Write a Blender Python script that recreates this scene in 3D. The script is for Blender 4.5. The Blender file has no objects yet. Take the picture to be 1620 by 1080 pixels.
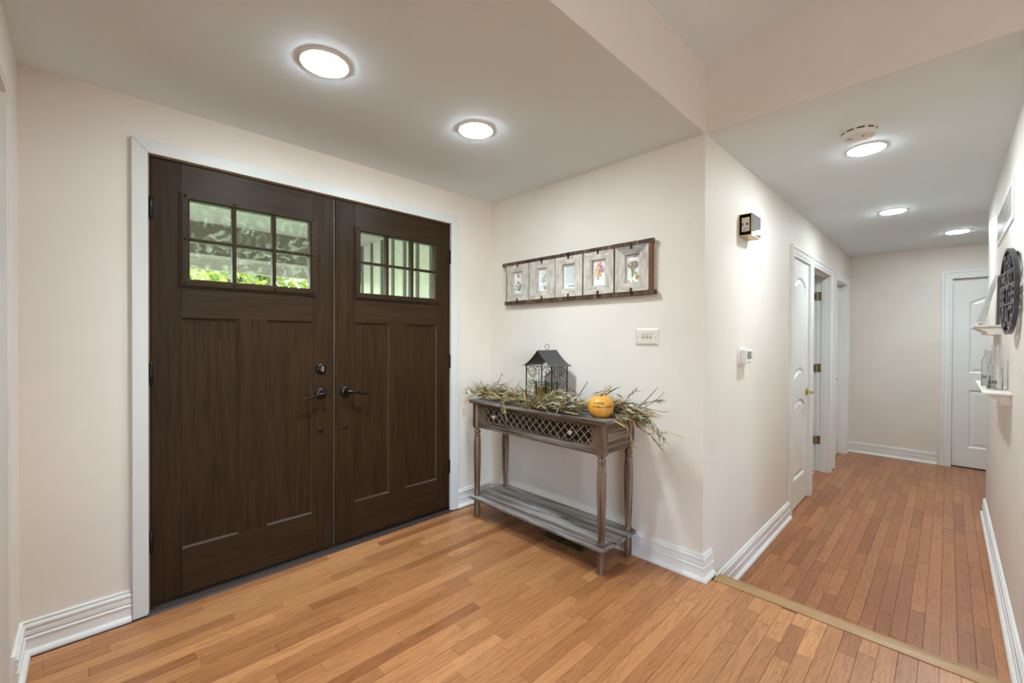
import bpy, bmesh, math, random
from mathutils import Vector, Matrix

S = bpy.context.scene
COL = S.collection
R_ = random.Random(7)

# ------------------------------------------------------------------ camera
F_PX, YAW, PITCH, ROLL, CAM_H = 679.7, 0.7923, 0.0074, 0.0041, 1.239
def cam_axes():
    v = Vector((math.cos(YAW), math.sin(YAW), 0)); r = Vector((math.sin(YAW), -math.cos(YAW), 0)); u = Vector((0, 0, 1))
    c, s = math.cos(PITCH), math.sin(PITCH)
    v2 = c*v - s*u; u2 = c*u + s*v
    c, s = math.cos(ROLL), math.sin(ROLL)
    return c*r + s*u2, c*u2 - s*r, v2
CR, CU, CV = cam_axes()
cd = bpy.data.cameras.new('camera'); cam = bpy.data.objects.new('camera', cd); COL.objects.link(cam)
cd.sensor_width = 36; cd.sensor_fit = 'HORIZONTAL'; cd.lens = F_PX/1620*36; cd.clip_start = 0.02
m = Matrix.Identity(4)
for i in range(3):
    m[i][0] = CR[i]; m[i][1] = CU[i]; m[i][2] = -CV[i]
m[2][3] = CAM_H
cam.matrix_world = m
S.camera = cam
def project(p):
    d = Vector(p) - Vector((0, 0, CAM_H)); w = d.dot(CV)
    if w < 0.05: return None
    return 810 + F_PX*d.dot(CR)/w, 540 - F_PX*d.dot(CU)/w

# ------------------------------------------------------------------ world, sun, daylight, exposure
W = bpy.data.worlds.new('sky'); S.world = W; W.use_nodes = True
nt = W.node_tree; nt.nodes.clear()
sky = nt.nodes.new('ShaderNodeTexSky'); sky.sky_type = 'NISHITA'; sky.sun_disc = False
sky.sun_elevation = math.radians(48); sky.sun_rotation = math.radians(30)
bg = nt.nodes.new('ShaderNodeBackground'); bg.inputs[1].default_value = 2.6
wo = nt.nodes.new('ShaderNodeOutputWorld')
nt.links.new(sky.outputs[0], bg.inputs[0]); nt.links.new(bg.outputs[0], wo.inputs[0])
sl = bpy.data.lights.new('sun', 'SUN'); sun = bpy.data.objects.new('sun', sl); COL.objects.link(sun)
sl.energy = 9.0; sl.angle = 0.01; sl.color = (1, .95, .85)
sun.rotation_euler = (math.radians(42), 0, math.radians(150))
def daylight(name, loc, rot, sx, sy, power, color):
    l = bpy.data.lights.new(name, 'AREA'); o = bpy.data.objects.new(name, l); COL.objects.link(o)
    l.shape = 'RECTANGLE'; l.size = sx; l.size_y = sy; l.energy = power; l.color = color
    o.location = loc; o.rotation_euler = rot
daylight('daylight_window', (-1.55, -4.08, 1.45), (math.radians(90), 0, 0), 2.6, 1.7, 68, (.90, 1.0, 1.06))
LAMP = 182.0
BEAM = 42.0
S.view_settings.view_transform = 'Standard'; S.view_settings.look = 'None'
S.view_settings.gamma = 1.0; S.view_settings.use_curve_mapping = False
S.view_settings.exposure = 0.08
S.cycles.diffuse_bounces = 8
S.cycles.caustics_reflective = False; S.cycles.caustics_refractive = False; S.cycles.blur_glossy = 0.6; S.cycles.sample_clamp_indirect = 3

# ------------------------------------------------------------------ main measures (metres)
D, C, E, F, RW, XL = 2.512, 2.248, 0.877, 6.86, -0.226, -0.192
HZ = -0.172          # floor level of the sunken hall
ZC = 2.289           # low ceiling
XR = 5.17            # end of the short wall in the hall

# ------------------------------------------------------------------ node helpers
def new_mat(name):
    mt = bpy.data.materials.new(name); mt.use_nodes = True
    n = mt.node_tree; b = n.nodes['Principled BSDF']
    return mt, n, b
def nd(n, t, **kw):
    x = n.nodes.new(t)
    for k, v in kw.items(): setattr(x, k, v)
    return x
def sock(x, name): return x.inputs[name]
def ramp(n, stops):
    r = nd(n, 'ShaderNodeValToRGB'); e = r.color_ramp.elements
    while len(e) < len(stops): e.new(0.5)
    for q, (p, c) in zip(e, stops):
        q.position = p; q.color = (c[0], c[1], c[2], 1)
    return r
def noise(n, vec, scale, detail=4, rough=.55):
    t = nd(n, 'ShaderNodeTexNoise'); t.inputs['Scale'].default_value = scale
    t.inputs['Detail'].default_value = detail; t.inputs['Roughness'].default_value = rough
    if vec is not None: n.links.new(vec, t.inputs['Vector'])
    return t
def mapping(n, src, scale, loc=(0, 0, 0)):
    mp = nd(n, 'ShaderNodeMapping'); mp.inputs['Scale'].default_value = scale; mp.inputs['Location'].default_value = loc
    n.links.new(src, mp.inputs['Vector']); return mp.outputs[0]
def bump(n, b, h, strength, dist):
    bp = nd(n, 'ShaderNodeBump'); bp.inputs['Strength'].default_value = strength; bp.inputs['Distance'].default_value = dist
    n.links.new(h, bp.inputs['Height']); n.links.new(bp.outputs[0], b.inputs['Normal'])
def pos(n): return nd(n, 'ShaderNodeNewGeometry').outputs['Position']

def painted(name, col, rough=.6, var=.03, bscale=220, bstr=.08, spec=.3):
    mt, n, b = new_mat(name); P = pos(n)
    t = noise(n, P, 3.0, 5)
    lo = tuple(c*(1-var) for c in col); hi = tuple(min(1, c*(1+var)) for c in col)
    r = ramp(n, [(.3, lo), (.7, hi)]); n.links.new(t.outputs[0], r.inputs[0]); n.links.new(r.outputs[0], b.inputs['Base Color'])
    b.inputs['Roughness'].default_value = rough; b.inputs['Specular IOR Level'].default_value = spec
    if bstr: bump(n, b, noise(n, P, bscale, 2).outputs[0], bstr, .002)
    return mt
def plain(name, col, rough=.5, metal=0, var=.08, scale=30, spec=.5, **kw):
    mt, n, b = new_mat(name)
    t = noise(n, pos(n), scale, 3)
    r = ramp(n, [(.3, tuple(c*(1-var) for c in col)), (.7, tuple(min(1, c*(1+var)) for c in col))])
    n.links.new(t.outputs[0], r.inputs[0]); n.links.new(r.outputs[0], b.inputs['Base Color'])
    b.inputs['Roughness'].default_value = rough; b.inputs['Metallic'].default_value = metal; b.inputs['Specular IOR Level'].default_value = spec
    for k, v in kw.items(): b.inputs[k.replace('_', ' ')].default_value = v
    return mt
def streaked(name, stops, sc, rough=.5, nscale=1.0, bstr=.25, spec=.4, knots=0, detail=7):
    """wood with streaks; sc = noise scale per axis (small along the grain)"""
    mt, n, b = new_mat(name); P = pos(n)
    warp = noise(n, P, 4, 2)
    mixv = nd(n, 'ShaderNodeVectorMath', operation='MULTIPLY_ADD'); mixv.inputs[1].default_value = (.02,)*3
    n.links.new(warp.outputs[1], mixv.inputs[0]); n.links.new(P, mixv.inputs[2])
    t = noise(n, mapping(n, mixv.outputs[0], sc), nscale, detail, .62)
    r = ramp(n, stops); n.links.new(t.outputs[0], r.inputs[0])
    out = r.outputs[0]
    if knots:
        vo = nd(n, 'ShaderNodeTexVoronoi'); vo.inputs['Scale'].default_value = knots
        n.links.new(mapping(n, mixv.outputs[0], tuple(.35 if s < 8 else 1 for s in sc)), vo.inputs['Vector'])
        kr = ramp(n, [(.03, (.25, .17, .12)), (.13, (1, 1, 1))]); n.links.new(vo.outputs['Distance'], kr.inputs[0])
        mx = nd(n, 'ShaderNodeMix', data_type='RGBA', blend_type='MULTIPLY'); mx.inputs[0].default_value = .8
        n.links.new(out, mx.inputs[6]); n.links.new(kr.outputs[0], mx.inputs[7]); out = mx.outputs[2]
    n.links.new(out, b.inputs['Base Color'])
    b.inputs['Roughness'].default_value = rough; b.inputs['Specular IOR Level'].default_value = spec
    bump(n, b, t.outputs[0], bstr, .002)
    return mt
def glassmat(name, smudge=0, tint=(1, 1, 1)):
    mt, n, b = new_mat(name)
    b.inputs['Base Color'].default_value = (*tint, 1); b.inputs['Roughness'].default_value = 0.0
    b.inputs['Transmission Weight'].default_value = 1; b.inputs['IOR'].default_value = 1.45
    if smudge:
        out = n.nodes['Material Output']; P = pos(n)
        thin = nd(n, 'ShaderNodeBsdfTransparent'); thin.inputs[0].default_value = (.93, .97, .94, 1)
        gl = nd(n, 'ShaderNodeBsdfGlossy'); gl.inputs['Roughness'].default_value = .02
        fr = nd(n, 'ShaderNodeFresnel'); fr.inputs[0].default_value = 1.35
        m1 = nd(n, 'ShaderNodeMixShader'); n.links.new(fr.outputs[0], m1.inputs[0]); n.links.new(thin.outputs[0], m1.inputs[1]); n.links.new(gl.outputs[0], m1.inputs[2])
        d = nd(n, 'ShaderNodeBsdfTranslucent'); d.inputs[0].default_value = (.75, .85, .8, 1)
        w = noise(n, P, 6, 3); va = nd(n, 'ShaderNodeVectorMath', operation='MULTIPLY_ADD'); va.inputs[1].default_value = (.25,)*3
        n.links.new(w.outputs[1], va.inputs[0]); n.links.new(P, va.inputs[2])
        t = noise(n, va.outputs[0], 26, 6, .7); r = ramp(n, [(.5, (.02,)*3), (.72, (.5*smudge,)*3)]); n.links.new(t.outputs[0], r.inputs[0])
        m2 = nd(n, 'ShaderNodeMixShader'); n.links.new(r.outputs[0], m2.inputs[0]); n.links.new(m1.outputs[0], m2.inputs[1]); n.links.new(d.outputs[0], m2.inputs[2])
        n.links.new(m2.outputs[0], out.inputs[0])
    return mt
def emissive(name, col, strength):
    mt, n, b = new_mat(name)
    b.inputs['Base Color'].default_value = (.9, .9, .9, 1)
    b.inputs['Emission Color'].default_value = (*col, 1); b.inputs['Emission Strength'].default_value = strength
    return mt
def attr_color(name, rough=.6, sub=0, spec=.3):
    mt, n, b = new_mat(name)
    a = nd(n, 'ShaderNodeAttribute'); a.attribute_name = 'tint'
    t = noise(n, pos(n), 90, 3); r = ramp(n, [(.3, (.75,)*3), (.7, (1.1,)*3)]); n.links.new(t.outputs[0], r.inputs[0])
    mx = nd(n, 'ShaderNodeMix', data_type='RGBA', blend_type='MULTIPLY'); mx.inputs[0].default_value = 1
    n.links.new(a.outputs['Color'], mx.inputs[6]); n.links.new(r.outputs[0], mx.inputs[7]); n.links.new(mx.outputs[2], b.inputs['Base Color'])
    b.inputs['Roughness'].default_value = rough; b.inputs['Specular IOR Level'].default_value = spec
    if sub:
        out = n.nodes['Material Output']; tr = nd(n, 'ShaderNodeBsdfTranslucent'); n.links.new(mx.outputs[2], tr.inputs[0])
        ms = nd(n, 'ShaderNodeMixShader'); ms.inputs[0].default_value = sub
        n.links.new(b.outputs[0], ms.inputs[1]); n.links.new(tr.outputs[0], ms.inputs[2]); n.links.new(ms.outputs[0], out.inputs[0])
    return mt

def oak(name, lo, hi, rough):
    mt, n, b = new_mat(name); P = pos(n)
    a = nd(n, 'ShaderNodeAttribute'); a.attribute_name = 'tone'
    off = nd(n, 'ShaderNodeVectorMath', operation='MULTIPLY'); off.inputs[1].default_value = (37, 91, 13)
    n.links.new(a.outputs['Fac'], off.inputs[0])
    add = nd(n, 'ShaderNodeVectorMath', operation='ADD'); n.links.new(P, add.inputs[0]); n.links.new(off.outputs[0], add.inputs[1])
    Q = add.outputs[0]
    fine = noise(n, mapping(n, Q, (6, 150, 40)), 1, 5, .72)
    wv = nd(n, 'ShaderNodeTexNoise'); wv.inputs['Scale'].default_value = 1; wv.inputs['Detail'].default_value = 3; wv.inputs['Distortion'].default_value = .6
    n.links.new(mapping(n, Q, (2.2, 22, 1)), wv.inputs['Vector'])
    mul = nd(n, 'ShaderNodeMath', operation='MULTIPLY'); mul.inputs[1].default_value = 55; n.links.new(wv.outputs[0], mul.inputs[0])
    sn = nd(n, 'ShaderNodeMath', operation='SINE'); n.links.new(mul.outputs[0], sn.inputs[0])
    rings = ramp(n, [(.0, (.76, .71, .66)), (.40, (1, 1, 1))])
    mr = nd(n, 'ShaderNodeMapRange'); mr.inputs[1].default_value = -1; mr.inputs[2].default_value = 1; n.links.new(sn.outputs[0], mr.inputs[0])
    n.links.new(mr.outputs[0], rings.inputs[0])
    fr = ramp(n, [(.34, (.76, .72, .68)), (.5, (1.0, 1.0, 1.0)), (.66, (1.07, 1.06, 1.05))]); n.links.new(fine.outputs[0], fr.inputs[0])
    base = ramp(n, [(0, lo), (.5, tuple((x+y)/2 for x, y in zip(lo, hi))), (1, hi)]); n.links.new(a.outputs['Fac'], base.inputs[0])
    m1 = nd(n, 'ShaderNodeMix', data_type='RGBA', blend_type='MULTIPLY'); m1.inputs[0].default_value = .85
    n.links.new(base.outputs[0], m1.inputs[6]); n.links.new(fr.outputs[0], m1.inputs[7])
    m2 = nd(n, 'ShaderNodeMix', data_type='RGBA', blend_type='MULTIPLY'); m2.inputs[0].default_value = .8
    n.links.new(m1.outputs[2], m2.inputs[6]); n.links.new(rings.outputs[0], m2.inputs[7])
    n.links.new(m2.outputs[2], b.inputs['Base Color'])
    wear = noise(n, P, 5, 4); wr = ramp(n, [(.2, (rough*.97,)*3), (.8, (rough*1.08,)*3)]); n.links.new(wear.outputs[0], wr.inputs[0])
    n.links.new(wr.outputs[0], b.inputs['Roughness']); b.inputs['Specular IOR Level'].default_value = .42
    bump(n, b, fine.outputs[0], .06, .001)
    return mt

M = {}
M['wall'] = painted('wall_paint', (.755, .695, .632), .55)
M['ceil'] = painted('ceiling_paint', (.82, .915, .965), .8, .015)
M['trim'] = painted('trim_paint', (.80, .80, .785), .32, .015, 60, .03, .45)
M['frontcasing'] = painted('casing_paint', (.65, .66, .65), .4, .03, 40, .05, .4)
M['doorv'] = streaked('door_stain_vertical', [(.36, (.020, .0092, .0030)), (.64, (.037, .0185, .0070))], (70, 70, 3), .48, bstr=.06, spec=.16)
M['doorh'] = streaked('door_stain_horizontal', [(.36, (.022, .0105, .0036)), (.64, (.037, .0190, .0075))], (3, 70, 70), .45, bstr=.06, spec=.2)
M['moulding'] = plain('door_moulding', (.05, .03, .018), .28, 0, .1, 40, .6)
M['jamb'] = streaked('jamb_stain', [(.3, (.10, .045, .015)), (.7, (.16, .075, .028))], (4, 40, 40), .45)
M['bronze'] = plain('dark_bronze', (.028, .024, .022), .32, .85, .15)
M['blackmetal'] = plain('black_metal', (.085, .09, .105), .28, .75, .3)
M['edgeglint'] = plain('edge_glint_grey', (.25, .22, .20), .5, .7, .2, 40)
M['brass'] = plain('brass', (.62, .46, .20), .22, 1, .08)
M['oldbrass'] = plain('aged_brass', (.32, .26, .13), .35, 1, .2)
M['sill'] = plain('sill_metal', (.10, .075, .065), .45, .6, .2, 120)
M['pane'] = glassmat('lite_glass_smudged', 1.0)
M['pane2'] = glassmat('lite_glass_clean', .25)
M['glass'] = glassmat('bottle_glass', 0, (.96, .98, .97))
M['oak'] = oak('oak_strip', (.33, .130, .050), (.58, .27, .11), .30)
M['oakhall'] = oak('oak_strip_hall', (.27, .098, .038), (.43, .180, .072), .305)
M['gap'] = plain('floor_gap', (.14, .06, .027), .8)
M['nosing'] = streaked('nosing_oak', [(.3, (.32, .175, .072)), (.7, (.46, .28, .13))], (50, 2, 50), .35, bstr=.08)
M['cons_y'] = streaked('weathered_pine_length', [(.34, (.045, .026, .018)), (.46, (.10, .066, .048)), (.54, (.17, .132, .11)), (.66, (.29, .25, .225))], (55, 2.2, 55), .5, bstr=.4, knots=4)
M['cons_top'] = streaked('weathered_pine_shelf', [(.34, (.06, .042, .034)), (.45, (.14, .115, .10)), (.54, (.26, .235, .22)), (.66, (.44, .42, .41))], (24, 1.5, 24), .42, bstr=.3, knots=5)
M['cons_x'] = streaked('weathered_pine_side', [(.36, (.05, .028, .018)), (.5, (.115, .075, .05)), (.64, (.23, .175, .14))], (2.2, 55, 55), .5, bstr=.4)
M['cons_z'] = streaked('weathered_pine_upright', [(.36, (.06, .030, .016)), (.5, (.145, .086, .053)), (.64, (.26, .195, .15))], (60, 60, 3), .48, bstr=.4)
M['cons_edge'] = streaked('worn_pine_edge', [(.3, (.085, .045, .022)), (.6, (.19, .10, .045)), (.8, (.24, .17, .12))], (55, 2.2, 55), .45, bstr=.3)
M['lattice'] = plain('lattice_wood', (.19, .145, .105), .55, 0, .25, 60)
M['mirror'] = plain('mirror', (.82, .83, .84), .03, 1, .01)
M['mirror_dimmed'] = plain('dim_reflection_mirror', (.30, .29, .28), .06, 1, .25, 9)  # tinted dark to stand for the dim room the drawer mirror reflects
M['knob'] = plain('knob_wood', (.40, .31, .26), .4, 0, .15, 60)
M['white_wash'] = streaked('whitewashed_board', [(.30, (.33, .285, .24)), (.45, (.47, .42, .36)), (.55, (.57, .52, .46)), (.70, (.68, .65, .60))], (30, 12, 30), .75, 1.4, .35)
M['white_wash_v'] = streaked('whitewashed_upright', [(.30, (.33, .29, .25)), (.45, (.47, .42, .37)), (.55, (.56, .515, .465)), (.70, (.66, .635, .60))], (30, 30, 9), .75, 1.4, .35)
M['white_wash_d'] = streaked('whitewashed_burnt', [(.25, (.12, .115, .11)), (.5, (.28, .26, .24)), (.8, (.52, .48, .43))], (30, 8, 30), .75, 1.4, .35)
M['barn'] = streaked('barn_rail', [(.36, (.028, .016, .011)), (.5, (.075, .043, .027)), (.58, (.13, .075, .042)), (.68, (.26, .135, .05))], (20, 45, 9), .7, 1.0, .5)
M['barn_edge'] = streaked('barn_edge', [(.3, (.10, .05, .02)), (.7, (.26, .14, .06))], (20, 20, 4), .7)
M['card'] = plain('card_stock', (.80, .84, .84), .5, 0, .02)
M['print'] = attr_color('printed_ink', .55)
M['ivory'] = plain('ivory_plastic', (.70, .655, .58), .35, 0, .02)
M['whiteplastic'] = plain('white_plastic', (.80, .79, .765), .4, 0, .02)
M['greyplastic'] = plain('grey_screen', (.22, .22, .20), .25, 0, .15)
M['dark'] = plain('dark_hole', (.012, .011, .01), .7)
M['hole_shade'] = plain('vent_hole_shade', (.03, .027, .024), 1.0, 0, .2, 60, 0.0)
M['chrome'] = plain('chrome', (.75, .75, .76), .15, 1, .03)
M['pumpkin'] = plain('orange_ceramic', (.72, .33, .045), .38, 0, .10, 14)
M['pumpkintop'] = plain('mauve_recess', (.22, .17, .17), .6)
M['ink'] = plain('dark_ink', (.06, .03, .012), .6)
M['plant'] = attr_color('dried_leaf', .65, .25)
M['twig'] = plain('dark_twig', (.10, .07, .045), .7, 0, .3, 60)
M['amber'] = plain('amber_candle', (.60, .34, .08), .35, 0, .1)
M['wire'] = plain('black_wire', (.025, .024, .025), .45, .6, .2)
M['roofmetal'] = plain('grey_black_tin', (.075, .072, .078), .45, .55, .25, 40)
M['shelf'] = painted('shelf_paint', (.80, .76, .71), .4, .01, 60, .02)
M['plaqueface'] = streaked('plaque_stone', [(.3, (.22, .21, .19)), (.5, (.55, .54, .50)), (.7, (.70, .69, .66))], (60, 60, 60), .5, 1.0, .2)
M['plaquemark'] = plain('plaque_mark', (.20, .19, .17), .6)
M['lens'] = emissive('lamp_lens', (.86, 1.0, 1.06), LAMP)
M['lens_added'] = emissive('lamp_lens_added', (.86, 1.0, 1.06), LAMP*.25)
M['lens_hall'] = emissive('lamp_lens_hall', (.86, 1.0, 1.06), LAMP*.90)
M['bbpanel'] = streaked('porch_board', [(.3, (.58, .56, .48)), (.7, (.72, .70, .61))], (30, 30, 2.5), .8)
M['batten'] = plain('porch_batten', (.10, .08, .065), .8)
M['porchceil'] = streaked('porch_soffit', [(.3, (.34, .31, .25)), (.7, (.48, .45, .37))], (3, 30, 30), .8)
M['beam'] = plain('porch_beam', (.13, .10, .075), .75)
M['beamlight'] = plain('porch_beam_trim', (.60, .58, .50), .7)
M['concrete'] = plain('concrete', (.55, .53, .48), .9, 0, .1, 6)
M['bark'] = plain('bark', (.10, .075, .06), .9, 0, .3, 15)
M['leaf'] = attr_color('tree_leaf', .5, .45)
M['lawn'] = plain('lawn_green', (.16, .24, .06), .9, 0, .3, 2)

# ------------------------------------------------------------------ mesh helpers
class MB:
    def __init__(s): s.v = []; s.f = []; s.col = []; s.cur = (1, 1, 1)
    def add(s, vs, fs):
        o = len(s.v); s.v += [tuple(x) for x in vs]; s.f += [tuple(i+o for i in q) for q in fs]; s.col += [s.cur]*len(fs); return s
    def box(s, x0, x1, y0, y1, z0, z1):
        x0, x1 = sorted((x0, x1)); y0, y1 = sorted((y0, y1)); z0, z1 = sorted((z0, z1))
        return s.add([(x0,y0,z0),(x1,y0,z0),(x1,y1,z0),(x0,y1,z0),(x0,y0,z1),(x1,y0,z1),(x1,y1,z1),(x0,y1,z1)],
              [(0,3,2,1),(4,5,6,7),(0,1,5,4),(1,2,6,5),(2,3,7,6),(3,0,4,7)])
    def prism(s, poly, fn, a, b):
        """poly: list of (p,q); fn(p,q,t)->xyz; extruded t=a..b"""
        n = len(poly)
        vs = [fn(p, q, a) for p, q in poly] + [fn(p, q, b) for p, q in poly]
        fs = [tuple(range(n-1, -1, -1)), tuple(range(n, 2*n))] + [(i, (i+1) % n, n+(i+1) % n, n+i) for i in range(n)]
        return s.add(vs, fs)
    def tube(s, pts, r, n=8, cap=True):
        pts = [Vector(p) for p in pts]; rs = r if isinstance(r, (list, tuple)) else [r]*len(pts)
        vs = []; prev = None
        for i, p in enumerate(pts):
            t = (pts[min(i+1, len(pts)-1)] - pts[max(i-1, 0)]).normalized()
            if prev is None:
                a = Vector((0, 0, 1)) if abs(t.z) < .9 else Vector((1, 0, 0))
                x = t.cross(a).normalized()
            else: x = (prev - t*prev.dot(t)).normalized()
            prev = x; y = t.cross(x)
            vs += [p + rs[i]*(math.cos(2*math.pi*k/n)*x + math.sin(2*math.pi*k/n)*y) for k in range(n)]
        fs = [(i*n+k, i*n+(k+1) % n, (i+1)*n+(k+1) % n, (i+1)*n+k) for i in range(len(pts)-1) for k in range(n)]
        if cap: fs += [tuple(range(n-1, -1, -1)), tuple(range((len(pts)-1)*n, len(pts)*n))]
        return s.add(vs, fs)
    def lathe(s, prof, c, axis='z', n=20, a0=0):
        """prof: (radius, height) list; c origin; axis z, or a unit vector"""
        ax = {'z': Vector((0,0,1)), 'x': Vector((1,0,0)), 'y': Vector((0,1,0)), '-x': Vector((-1,0,0)), '-y': Vector((0,-1,0)), '-z': Vector((0,0,-1))}[axis]
        u = ax.orthogonal().normalized(); w = ax.cross(u); c = Vector(c)
        vs = []
        for r, h in prof:
            vs += [c + ax*h + r*(math.cos(2*math.pi*k/n+a0)*u + math.sin(2*math.pi*k/n+a0)*w) for k in range(n)]
        L = len(prof)
        fs = [(i*n+k, i*n+(k+1) % n, (i+1)*n+(k+1) % n, (i+1)*n+k) for i in range(L-1) for k in range(n)]
        if prof[0][0] > 1e-6: fs.append(tuple(range(n-1, -1, -1)))
        if prof[-1][0] > 1e-6: fs.append(tuple(range((L-1)*n, L*n)))
        return s.add(vs, fs)
    def sweep(s, path, prof, fn, closed=False):
        """path: 2D points; prof: (offset to the left of travel, height); fn(p, q, h) -> xyz; mitred"""
        P = [Vector(p) for p in path]; n = len(P); vs = []
        for i in range(n):
            d1 = (P[i]-P[i-1]).normalized() if i > 0 or closed else None
            d2 = (P[(i+1) % n]-P[i]).normalized() if i < n-1 or closed else None
            if d1 is None: d1 = d2
            if d2 is None: d2 = d1
            n1 = Vector((-d1.y, d1.x)); n2 = Vector((-d2.y, d2.x)); b = n1+n2; b = b/(b.dot(n1))
            for o, h in prof:
                q = P[i]+b*o; vs.append(fn(q.x, q.y, h))
        k = len(prof)
        fs = [((i*k+j), (i*k+(j+1) % k), (((i+1) % n)*k+(j+1) % k), (((i+1) % n)*k+j)) for i in range(n if closed else n-1) for j in range(k)]
        if not closed: fs += [tuple(range(k-1, -1, -1)), tuple(range((n-1)*k, n*k))]
        return s.add(vs, fs)
    def blade(s, base, d, length, width, up, droop=0, bend=0):
        d = Vector(d).normalized(); up = Vector(up); sd = d.cross(up)
        if sd.length < 1e-4: sd = Vector((1, 0, 0))
        sd.normalize(); nn = sd.cross(d); base = Vector(base); vs = []
        for t, w in ((0, .25), (.35, 1), (.7, .75), (1, .06)):
            p = base + d*length*t + Vector((0, 0, -droop*t*t)) + sd*bend*t*t
            vs += [p - sd*width*.5*w + nn*width*.12*w, p + nn*-.0*w, p + sd*width*.5*w + nn*width*.12*w]
        fs = []
        for i in range(3):
            for k in range(2): fs.append((i*3+k, i*3+k+1, i*3+k+4, i*3+k+3))
        return s.add(vs, fs)
    def build(s, name, mat, parent=None, smooth=False, bevel=0, tone=False, recalc=True, seg=1):
        me = bpy.data.meshes.new(name)
        if parent is not None: org = WORLD[parent.name]
        else:
            xs = [v[0] for v in s.v]; ys = [v[1] for v in s.v]; zs = [v[2] for v in s.v]
            org = Vector(((min(xs)+max(xs))/2, (min(ys)+max(ys))/2, min(zs)))
        me.from_pydata([Vector(v)-org for v in s.v], [], s.f)
        if recalc or bevel:
            b = bmesh.new(); b.from_mesh(me)
            bmesh.ops.recalc_face_normals(b, faces=b.faces)
            if bevel:
                es = [e for e in b.edges if len(e.link_faces) == 2 and e.calc_face_angle() > .6]
                bmesh.ops.bevel(b, geom=es, offset=bevel, segments=seg, affect='EDGES', clamp_overlap=True)
            b.to_mesh(me); b.free()
        if tone:
            at = me.attributes.new('tone', 'FLOAT', 'FACE'); at.data.foreach_set('value', [c[0] for c in s.col])
        elif any(c != (1, 1, 1) for c in s.col) and not bevel:
            at = me.attributes.new('tint', 'FLOAT_COLOR', 'FACE')
            at.data.foreach_set('color', [x for c in s.col for x in (c[0], c[1], c[2], 1)])
        if smooth:
            me.shade_smooth()
            try:
                me.set_sharp_from_angle(angle=math.radians(38))
            except Exception: pass
        me.materials.append(M[mat] if isinstance(mat, str) else mat)
        o = bpy.data.objects.new(name, me); COL.objects.link(o)
        if parent is not None: o.parent = parent; WORLD[o.name] = org
        else: o.location = org; WORLD[o.name] = org
        return o
WORLD = {}
def empty(name, loc):
    o = bpy.data.objects.new(name, None); COL.objects.link(o); o.location = loc; o.empty_display_size = .05
    WORLD[o.name] = Vector(loc); return o
def tag(o, label, cat, group=None, kind=None):
    o['label'] = label; o['category'] = cat
    if group: o['group'] = group
    if kind: o['kind'] = kind
    return o
def struct(o, label, cat): return tag(o, label, cat, None, 'structure')
def bx(*a): return MB().box(*a)
def text_geo(body, size, extrude=0, shear=0, spacing=1.0, bold=0, align='CENTER'):
    cu = bpy.data.curves.new('lettering', 'FONT'); cu.body = body; cu.size = size; cu.extrude = extrude; cu.shear = shear
    cu.space_character = spacing; cu.offset = bold; cu.align_x = align; cu.align_y = 'CENTER'; cu.resolution_u = 2
    o = bpy.data.objects.new('lettering', cu); COL.objects.link(o)
    dg = bpy.context.evaluated_depsgraph_get(); me = bpy.data.meshes.new_from_object(o.evaluated_get(dg))
    vs = [tuple(v.co) for v in me.vertices]; fs = [tuple(p.vertices) for p in me.polygons]
    bpy.data.objects.remove(o); bpy.data.curves.remove(cu); bpy.data.meshes.remove(me)
    return vs, fs

# ================================================================== STRUCTURE
# ---- floors ------------------------------------------------------
fl = MB().box(-3.1, 2.33, -4.15, 2.72, -.30, -.006).build('floor', 'gap')
struct(fl, 'oak strip floor of the entry in front of the double doors', 'floor')
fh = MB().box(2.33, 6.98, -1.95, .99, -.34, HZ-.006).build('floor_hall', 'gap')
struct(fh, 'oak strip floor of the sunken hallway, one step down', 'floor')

def strips(x0, x1, y0, y1, ztop, seed, Lmin, Lmax):
    rnd = random.Random(seed); out = []; w = .0572; y = y1
    while y > y0:
        x = x0 - rnd.random()*Lmax
        ya = max(y-w, y0)
        while x < x1:
            L = rnd.choice((rnd.uniform(Lmin, .5), rnd.uniform(.35, Lmax)))
            a, b = max(x, x0), min(x+L, x1)
            if b-a > .03: out.append((a, b, ya, y, ztop + rnd.uniform(-.0004, .0004), min(1, max(0, rnd.gauss(.5, .25)))))
            x += L
        y = ya
    return out
def strip_geo(mb, s):
    a, b, c, d, z, t = s; g = .0003; e = .0009; mb.cur = (t, t, t); zb = z-.006
    mb.add([(a+g,c+g,z-e),(b-g,c+g,z-e),(b-g,d-g,z-e),(a+g,d-g,z-e),(a+e,c+e,z),(b-e,c+e,z),(b-e,d-e,z),(a+e,d-e,z),
            (a+g,c+g,zb),(b-g,c+g,zb),(b-g,d-g,zb),(a+g,d-g,zb)],
           [(4,5,6,7),(0,1,5,4),(1,2,6,5),(2,3,7,6),(3,0,4,7),(8,9,1,0),(9,10,2,1),(10,11,3,2),(11,8,0,3)])
def seen_area(s):
    pts = []
    for i in (0, 1):
        for j in (2, 3):
            q = project((s[i], s[j], s[4]))
            if q is None: return 0
            pts.append((min(1620, max(0, q[0])), min(1080, max(0, q[1]))))
    (a, b, c, d) = pts
    return abs((a[0]-d[0])*(b[1]-c[1])-(b[0]-c[0])*(a[1]-d[1]))/2
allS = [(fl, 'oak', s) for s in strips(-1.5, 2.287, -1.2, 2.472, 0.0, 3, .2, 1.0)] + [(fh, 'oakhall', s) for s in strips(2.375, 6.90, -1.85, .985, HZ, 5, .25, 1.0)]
allS.sort(key=lambda q: -seen_area(q[2]))
for par, mt, s in allS[:300]:
    mb = MB(); strip_geo(mb, s); mb.build('plank', mt, par, tone=True, recalc=False)
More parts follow.
